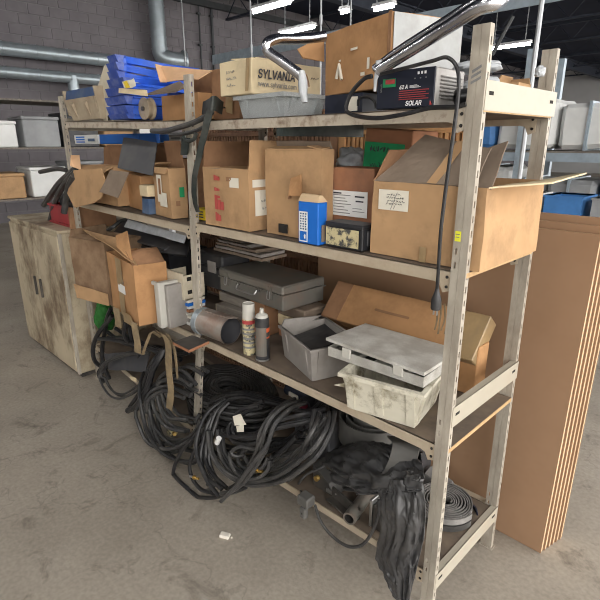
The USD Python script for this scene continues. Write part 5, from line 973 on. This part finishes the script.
tr.part('body', wob(hull([(-.06, 0, 0), (.06, 0, 0), (-.06, .08, 0), (.06, .08, 0), (-.07, .01, .09), (.03, .0, .05), (-.07, .08, .09), (.03, .08, .06)]), .002, 9, 3, .04), 'machine_dark', 30); tr.part('blade', bx(.02, .07, -.008, .0, .012, .03, .002), 'steel'); tr.part('knob', tube([(-.03, -.015, .05), (-.03, .0, .05)], .012, 12), 'brass', 40)
q = at(345, 497, y=.06); fb = Thing('flat_bracket', 'flat dark steel bracket with two holes on the bottom shelf', 'bracket', (q[0], .05, z4(q[0] + .08)), -.15)
fb.part('plate', manifold3d.Manifold.cube((.16, .008, .045)).translate((-.07, 0, .005)) - manifold3d.Manifold.cylinder(.05, .006, .006, 12).rotate((90, 0, 0)).translate((-.045, .03, .028)) - manifold3d.Manifold.cylinder(.05, .006, .006, 12).rotate((90, 0, 0)).translate((.06, .03, .028)), 'machine_dark'); fb.part('foot', bx(-.07, .09, -.03, .008, 0, .006), 'machine_dark')
pa_, pb2 = at(349, 519, z=z4(-.36) + .027), at(369, 492, z=z4(-.36) + .027)
pv = Thing('pipe_offcut', 'short grey pipe offcut with an open end on the bottom shelf', 'pipe', (pa_[0], pa_[1], z4(-.36)))
to = tube([pa_, pb2 + (pb2 - pa_) * .1], .026, 20, False); ti2 = tube([pa_, pb2 + (pb2 - pa_) * .1], .019, 20, False); ti2.faces = ti2.faces[:, ::-1]
w_ = np.arange(20) * 2 * np.pi / 20
pv.part('wall', to, 'toolbox_grey', 40, world=True); pv.part('bore', ti2, 'slot', 40, world=True)
pv.part('end_face', trimesh.Trimesh(np.vstack([to.vertices[:20], ti2.vertices[:20]]), np.array([[i, (i + 1) % 20, 20 + i] for i in range(20)] + [[(i + 1) % 20, 20 + (i + 1) % 20, 20 + i] for i in range(20)])), 'toolbox_grey', world=True)
q = at(378, 520, y=.03); bl = Thing('steel_block', 'dark steel block standing beside the pipe offcut', 'block', (q[0], .035, z4(q[0] + .03)))
bl.part('block', bx(-.03, .02, 0, .05, 0, .10, .004), 'machine_dark'); bl.part('plate', bx(-.045, -.033, .0, .06, 0, .12, .002), 'steel')
# belting rolls
def roll(name, label, C, r0, turns, hgt, th, m, a0=0., pitch=None, rot=0., ell=1., tail=None):
    n = int(48 * turns); a = np.linspace(0, 2 * np.pi * turns, n); pitch = pitch or th * 1.5; rr = r0 - pitch * a / (2 * np.pi)
    x, y = rr * np.cos(a0 + a), ell * rr * np.sin(a0 + a); pts = np.stack([x * math.cos(rot) - y * math.sin(rot), x * math.sin(rot) + y * math.cos(rot), 0 * x], 1)
    G = np.stack([pts + [0, 0, hgt * k] for k in (0, .5, 1)], 1); t = Thing(name, label, 'belt roll', C); t.part('belt', sheet(G, th), m, 50); return t
q = at(372, 455, z=.30); cb_ = np.array([q[0], max(q[1], .22), z4(-.4)])
cr2 = Carton('carton', 'dark box on the bottom shelf carrying the belting rolls', cb_ + np.array([.17, -.02, .006]), .32, .22, .185, 0, 'panel_dark', closed=True, amp=.003, seed=79)
cb_[2] += .195
r1 = roll('belt_roll', 'wide roll of grey conveyor belting standing on the bottom shelf', cb_, .150, 2.6, .105, .006, 'belt_grey', 2.0, .03)
r2 = roll('belt_roll', 'smaller roll of grey belting on top of the wide roll', cb_ + np.array([.005, .02, .112]), .125, 3.0, .085, .006, 'belt_grey', .6, .022)
e0_, e1_ = at(386, 447, y=.02), at(409, 460, y=.02)
bf = Thing('belt_strip', 'curled loose end of grey belting hanging forward', 'belt', e0_)
bf.part('belt', strip([at(400, 437, y=.10), at(406, 444, y=.05), at(404, 456, y=.02), at(398, 470, y=.0), at(392, 478, y=-.01)], np.array([.085, .03, .02]), .006, 20, .002, 3), 'belt_grey', 40, world=True)
# rolled felt strip and dark offcuts at the right end of the bottom shelf
q = at(444, 512, z=z4(-.1)); fr = Thing('strip_roll', 'spiral roll of pale grey strip at the right end of the bottom shelf', 'roll', (q[0], max(q[1], .26), z4(-.03)))
for k, (z0, m) in enumerate(((0., 'rubber_soft'), (.03, 'belt_light'))):
    n = 420; a = np.linspace(0, 2 * np.pi * 9, n); rr = .022 + .088 * a / a[-1] + .002 * np.sin(2.2 * a); pts = np.stack([rr * np.cos(a), rr * np.sin(a), 0 * a], 1)
    fr.part('strip', sheet(np.stack([pts + [0, 0, z0 + .004 * np.sin(1)], pts + [0, 0, z0 + .027]], 1), .0042), m, 50)
single('vinyl_offcut', 'dark blue vinyl offcut standing behind the strip roll', 'offcut', quad(at(464, 505, y=.42), at(478, 517, y=.37), at(476, 509, y=.37), at(462, 497, y=.42), 8, 3, .004, .003, 8, 3, bulge=(.02, 0, .01)), 'blue_dark')
single('cloth_offcut', 'grey dusty cloth offcut lying at the rear right of the bottom shelf', 'cloth', wob(hull([(-.30, .38, z4(-.03)), (-.165, .38, z4(-.03)), (-.30, .45, z4(-.03)), (-.165, .45, z4(-.03)), (-.28, .39, z4(-.03) + .05), (-.18, .39, z4(-.03) + .03), (-.28, .44, z4(-.03) + .06), (-.18, .44, z4(-.03) + .04)]), .006, 14, 3, .03), 'belt_light', 40)
# black plastic bag over the front edge
def pgrid(rows, n, m): 
    g = [[at(u, v, y=y) for u, v, y in row] for row in rows]; g = np.array([spline(r_, m) for r_ in g]); return np.stack([spline(g[:, j], n) for j in range(m)], 1)
def crumple(G, amp, pleat=0., k=6., seed=0, axis=1):
    n, m = G.shape[:2]; S_, T2 = np.meshgrid(np.linspace(0, 1, n), np.linspace(0, 1, m), indexing='ij'); u = T2 if axis else S_
    rid = 1 - 2 * np.abs(2 * meshkit.fbm(np.stack([S_ * 5.5, T2 * 5.5, 0 * S_ + seed], -1), 3, seed) - 1); wv = 1 - 2 * np.abs(2 * meshkit.fbm(np.stack([u * k + .5 * S_, S_ * 1.6 + T2, 0 * S_ + seed], -1), 3, seed + 5) - 1)
    du, dv = np.gradient(G, axis=0), np.gradient(G, axis=1); N = np.cross(du, dv); N /= np.linalg.norm(N, axis=2, keepdims=True) + 1e-9
    return G + N * (rid * amp + wv * pleat)[..., None]
G = crumple(pgrid((((342, 452, .15), (365, 447, .16), (395, 447, .14), (424, 452, .10)), ((326, 462, .07), (358, 456, .06), (398, 462, .05), (424, 466, .04)), ((334, 474, .02), (362, 478, -.02), (396, 480, -.04), (426, 480, -.03)), ((344, 486, .0), (368, 494, -.045), (396, 493, -.06), (426, 492, -.05))), 46, 60), .022, .010, 5, 3, 1)
GC = crumple(pgrid((((384, 480, -.035), (396, 480, -.045), (410, 480, -.045), (425, 478, -.035)), ((384, 505, -.06), (397, 506, -.075), (411, 506, -.075), (426, 503, -.055)), ((384, 530, -.07), (397, 530, -.085), (410, 530, -.085), (424, 528, -.06)), ((379, 555, -.08), (392, 556, -.09), (406, 556, -.09), (420, 553, -.07)), ((391, 577, -.08), (399, 578, -.09), (407, 578, -.09), (415, 575, -.08)), ((401, 596, -.08), (403, 597, -.085), (406, 597, -.085), (409, 596, -.08))), 70, 50), .013, .016, 5, 8, 1)
pb = Thing('plastic_bag', 'black plastic bag draped over the front edge of the bottom shelf down to the floor', 'bag', (-.3, .05, z4(-.3)))
pb.part('film', sheet(G, .003), 'bag_black', 24, world=True); pb.part('hanging_film', sheet(GC, .003), 'bag_black', 24, world=True)
G2 = [[at(u, v, y=y) for u, v, y in row] for row in (((331, 462, .06), (333, 470, .03), (336, 478, .02), (341, 486, .01)), ((345, 458, .04), (350, 470, .0), (356, 480, -.02), (362, 488, -.03)), ((366, 470, .0), (370, 480, -.04), (374, 488, -.05), (378, 493, -.05)), ((392, 472, -.02), (396, 482, -.06), (398, 490, -.065), (400, 494, -.06)), ((415, 466, .0), (420, 476, -.05), (423, 484, -.05), (424, 490, -.04)))]
G2 = np.array(G2); G2 = np.stack([spline(G2[:, j], 34) for j in range(4)], 1); G2 = np.stack([spline(G2[i], 14) for i in range(34)], 0); G2 = G2 + (noise3(G2.reshape(-1, 3), 24, 5) * .014).reshape(G2.shape)
pb.part('rolled_edge', sheet(crumple(G2, .010, 0, 4, 12), .004), 'bag_black', 24, world=True)

# ================================================================ around the rack
# worn cabinet on the left
cbn = Thing('steel_cabinet', 'weathered cream steel cabinet left of the rack with dirty scratched doors', 'cabinet', (-2.715, -.085, 0))
HC = 1.035
cbn.part('body', wob(bx(-1.0, 0, 0, .62, .03, HC - .02, .006), .003, 4, 3, .08), 'cabinet_worn', 30); cbn.part('top', bx(-1.01, .008, -.012, .63, HC - .02, HC, .004), 'cabinet_worn'); cbn.part('plinth', bx(-.99, -.01, .02, .6, 0, .03), 'machine_dark')
for a, b in ((-.99, -.505), (-.495, -.01)):
    dr = cbn.part('door', bx(a, b, -.014, -.002, .05, HC - .04, .003), 'cabinet_worn'); cbn.part('handle', bx(b - .06, b - .045, -.03, -.014, .5, .64, .003) if a < -.6 else bx(a + .045, a + .06, -.03, -.014, .5, .64, .003), 'machine_dark', parent=dr)
cbn.part('corner_strip', bx(-.014, .006, -.008, .014, .03, HC - .02, .002), 'post_paint')
rc_ = Thing('red_crate', 'dark red plastic crate full of black trim on the worn cabinet', 'crate', (-2.70, .02, HC + .004))
rc_.part('body', cube(-.42, 0, 0, .24, 0, .13) - cube(-.41, -.01, .01, .23, .008, 1), 'red_plastic'); rc_.part('rim', cube(-.43, .01, -.01, .25, .118, .132) - cube(-.41, -.01, .01, .23, 0, 1), 'red_plastic'); rc_.part('base_lip', cube(-.43, .01, -.01, .25, 0, .014) - cube(-.41, -.01, .01, .23, -1, 1), 'red_plastic')
Carton('carton', 'brown carton side standing between the red crate and the left post', (-2.655, -.02, HC + .004), .035, .3, .14, 0, 'card_brown', closed=True, amp=.002, seed=83)
for k, (pts, r, lab) in enumerate((([(44, 205, .05), (58, 185, .0), (70, 174, -.03), (77, 168, -.03)], .020, 'upper thick black rubber trim arching out of the red crate'), ([(48, 228, .06), (56, 200, .02), (66, 182, -.03), (75, 172, -.04)], .018, 'middle black rubber trim arching out of the red crate'), ([(64, 213, -.06), (66, 200, -.05), (69, 186, -.06), (74, 176, -.06)], .020, 'black rubber trim hanging down in front of the red crate'), ([(40, 172, .1), (56, 169, .08), (66, 170, .05)], .015, 'flattest black rubber trim at the top of the red crate'))):
    cord('rubber_trim', lab, path(*pts), r, 'rubber_soft', 'trim', 30)
rc_.part('black_scrap', wob(bx(-.38, -.04, .04, .20, .03, .19, .03), .02, 8, 5, .04), 'plastic_black', 30)
gcl = blob('green_cloth', 'crumpled bright green cloth under the dusty carton', at(105, 318, y=.03), (.05, .06, .11), 'green_cloth', .35, 3, 'cloth')
# cardboard sheets leaning behind the rack
labs = ['front sheet of the big brown cardboard sheets leaning behind the rack', 'second sheet of the leaning cardboard sheets', 'third sheet of the leaning cardboard sheets', 'fourth sheet of the leaning cardboard sheets', 'fifth sheet of the leaning cardboard sheets', 'rearmost sheet of the leaning cardboard sheets']
for k in range(6):
    y = .577 + .026 * k; H = 1.275 + .012 * ((k * 2) % 5)
    t = Thing('cardboard_sheet', labs[k], 'cardboard sheet', (.152 + .006 * k, y, .002), 0, 'leaning cardboard sheets', tilt=(-1.6, 0))
    t.part('face_sheet', bx(-1.25, 0, 0, .003, 0, H), 'card_sheet'); t.part('flute_core', bx(-1.248, -.001, .003, .019, .001, H - .001), 'card_pale'); t.part('back_sheet', bx(-1.25, 0, .019, .022, 0, H), 'card_sheet')
# slatted wooden pallets stacked behind the rack
def slats(name, label, x0, x1, y, rows, m, seed, base=0.):
    t = Thing(name, label, 'wooden rack', (x0, y, base)); rng = random.Random(seed); ms = []
    for z0, hgt in rows:
        x = .01
        while x < x1 - x0 - .02:
            dx = rng.uniform(-.002, .002); ms.append(bx(x + dx, x + dx + .015, rng.uniform(0, .008), .04, z0, z0 + hgt)); x += .027
        t.part('rail', bx(0, x1 - x0, .0, .06, z0 - .014, z0 - .001), m); t.part('rail', bx(0, x1 - x0, .0, .06, z0 + hgt + .001, z0 + hgt + .012), m)
    t.part('slats', join(*ms), m, kind='stuff')
    t.part('back_board', bx(0, x1 - x0, .062, .08, 0, rows[-1][0] + rows[-1][1]), 'card_brown')
    for x in (0, x1 - x0): t.part('upright', bx(x - .02, x + .02, .0, .06, 0, rows[-1][0] + rows[-1][1] + .02), m)
slats('slatted_rack', 'dark slatted wooden rack standing behind the left part of the rack', at(188, 150, y=.80)[0], at(337, 140, y=.80)[0] - .02, .80, [(.02 + .115 * k, .09) for k in range(15)], 'wood_slat', 1)
slats('slatted_rack', 'bright orange slatted wooden rack seen under the right end of the top shelf', at(337, 140, y=.80)[0] + .03, at(466, 140, y=.80)[0], .80, [(.02 + .115 * k, .09) for k in range(15)], 'wood_orange', 2)
# small white block on the floor
t = Thing('foam_block', 'small off-white block lying alone on the concrete floor', 'block', at(225, 537, z=0), .5)
t.part('block', wob(bx(-.022, .022, -.014, .014, 0, .016, .004), .002, 30, 3, .012), 'white_block', 30); t.part('chip', bx(.026, .032, .0, .006, 0, .004), 'white_block')
# ---- distant warehouse
def far_rack(name, label, x0, x1, y0, y1, levels, H, m='far_metal'):
    t = Thing(name, label, 'pallet rack', (x0, y0, 0))
    for x in np.linspace(0, x1 - x0, max(2, int((x1 - x0) / 1.3) + 1)):
        for y in (0, y1 - y0): t.part('upright', bx(x - .04, x + .04, y - .04, y + .04, 0, H), m)
    for z in levels:
        for y in (0, y1 - y0): t.part('rail', bx(0, x1 - x0, y - .025, y + .025, z - .1, z), m)
        t.part('deck', bx(0, x1 - x0, 0, y1 - y0, z, z + .02), 'wood_grey')
    return t
far_rack('pallet_rack', 'blue-grey pallet rack far behind the right end of the shelving', -3.6, 1.2, 5.2, 6.2, (.75, 1.45), 2.6)
rng = random.Random(11)
kinds = [('far_white', 'white'), ('far_blue', 'blue'), ('far_grey', 'grey'), ('far_white', 'white')]
for lv, z in enumerate((.0, .77, 1.47)):
    x = -3.5; k = 0
    while x < .8:
        w_ = rng.uniform(.35, .7); m_, cname = kinds[(k * 3 + lv) % 4]; hgt = rng.uniform(.35, .58)
        where = ['floor', 'middle', 'upper'][lv]; ordn = ['first', 'second', 'third', 'fourth', 'fifth', 'sixth', 'seventh', 'eighth', 'ninth', 'tenth', 'eleventh', 'twelfth'][k]
        t = Thing('wrapped_load', f'{cname} wrapped load, {ordn} from the left on the {where} level of the far blue-grey rack', 'load', (x, 5.25, z + .006))
        t.part('load', wob(bx(0, w_, 0.06, .8, .02, hgt, .05), .02, 3, k + 10 * lv, .12), m_, 40); t.part('strap', bx(w_ * .45, w_ * .5, .038, .82, .0, hgt + .022), 'far_metal')
        x += w_ + .05; k += 1
tb2 = Thing('work_table', 'pale metal work table cluttered with tools in the far right background', 'table', (-1.05, 3.9, 0))
tb2.part('tabletop', bx(-.9, .9, -.35, .35, .86, .90), 'far_metal')
for x in (-.85, .85):
    for y in (-.3, .3): tb2.part('leg', bx(x - .025, x + .025, y - .025, y + .025, 0, .86), 'far_metal')
for k, (x, m_, lab) in enumerate(((-.7, 'far_blue', 'blue tote leftmost on the far work table'), (-.3, 'far_white', 'white tote on the far work table'), (.1, 'far_blue', 'second blue tote on the far work table'), (.5, 'far_grey', 'grey tote rightmost on the far work table'))):
    t = Thing('tote', lab, 'tote', (-1.05 + x, 3.9, .902)); t.part('body', cube(-.16, .16, -.2, .2, 0, .2) - cube(-.15, .15, -.19, .19, .01, 1), m_); t.part('rim', cube(-.17, .17, -.21, .21, .185, .2) - cube(-.15, .15, -.19, .19, 0, 1), m_)
lr = far_rack('pallet_rack', 'white metal storage rack far behind the worn cabinet', -6.9, -6.2, -1.2, 3.2, (.9, 1.5, 2.05), 2.3, 'lamp_white')
for k in range(8):
    y = -1.1 + .5 * k
    for lv, z in enumerate((.92, 1.52)):
        t = Thing('storage_box', f'{["white", "grey", "dark", "tan"][(k + lv) % 4]} box, {["first", "second", "third", "fourth", "fifth", "sixth", "seventh", "eighth"][k]} along the {["lower", "upper"][lv]} level of the far white rack', 'box', (-6.25, y, z + .003))
        t.part('body', bx(-.5, 0, 0, .42, 0, .26 + .06 * (k % 3), .01), ['far_white', 'far_grey', 'panel_dark', 'card_tan'][(k + lv) % 4]); t.part('lid', bx(-.51, .01, -.01, .43, .262 + .06 * (k % 3), .30 + .06 * (k % 3), .008), ['far_white', 'far_grey', 'panel_dark', 'card_tan'][(k + lv) % 4])
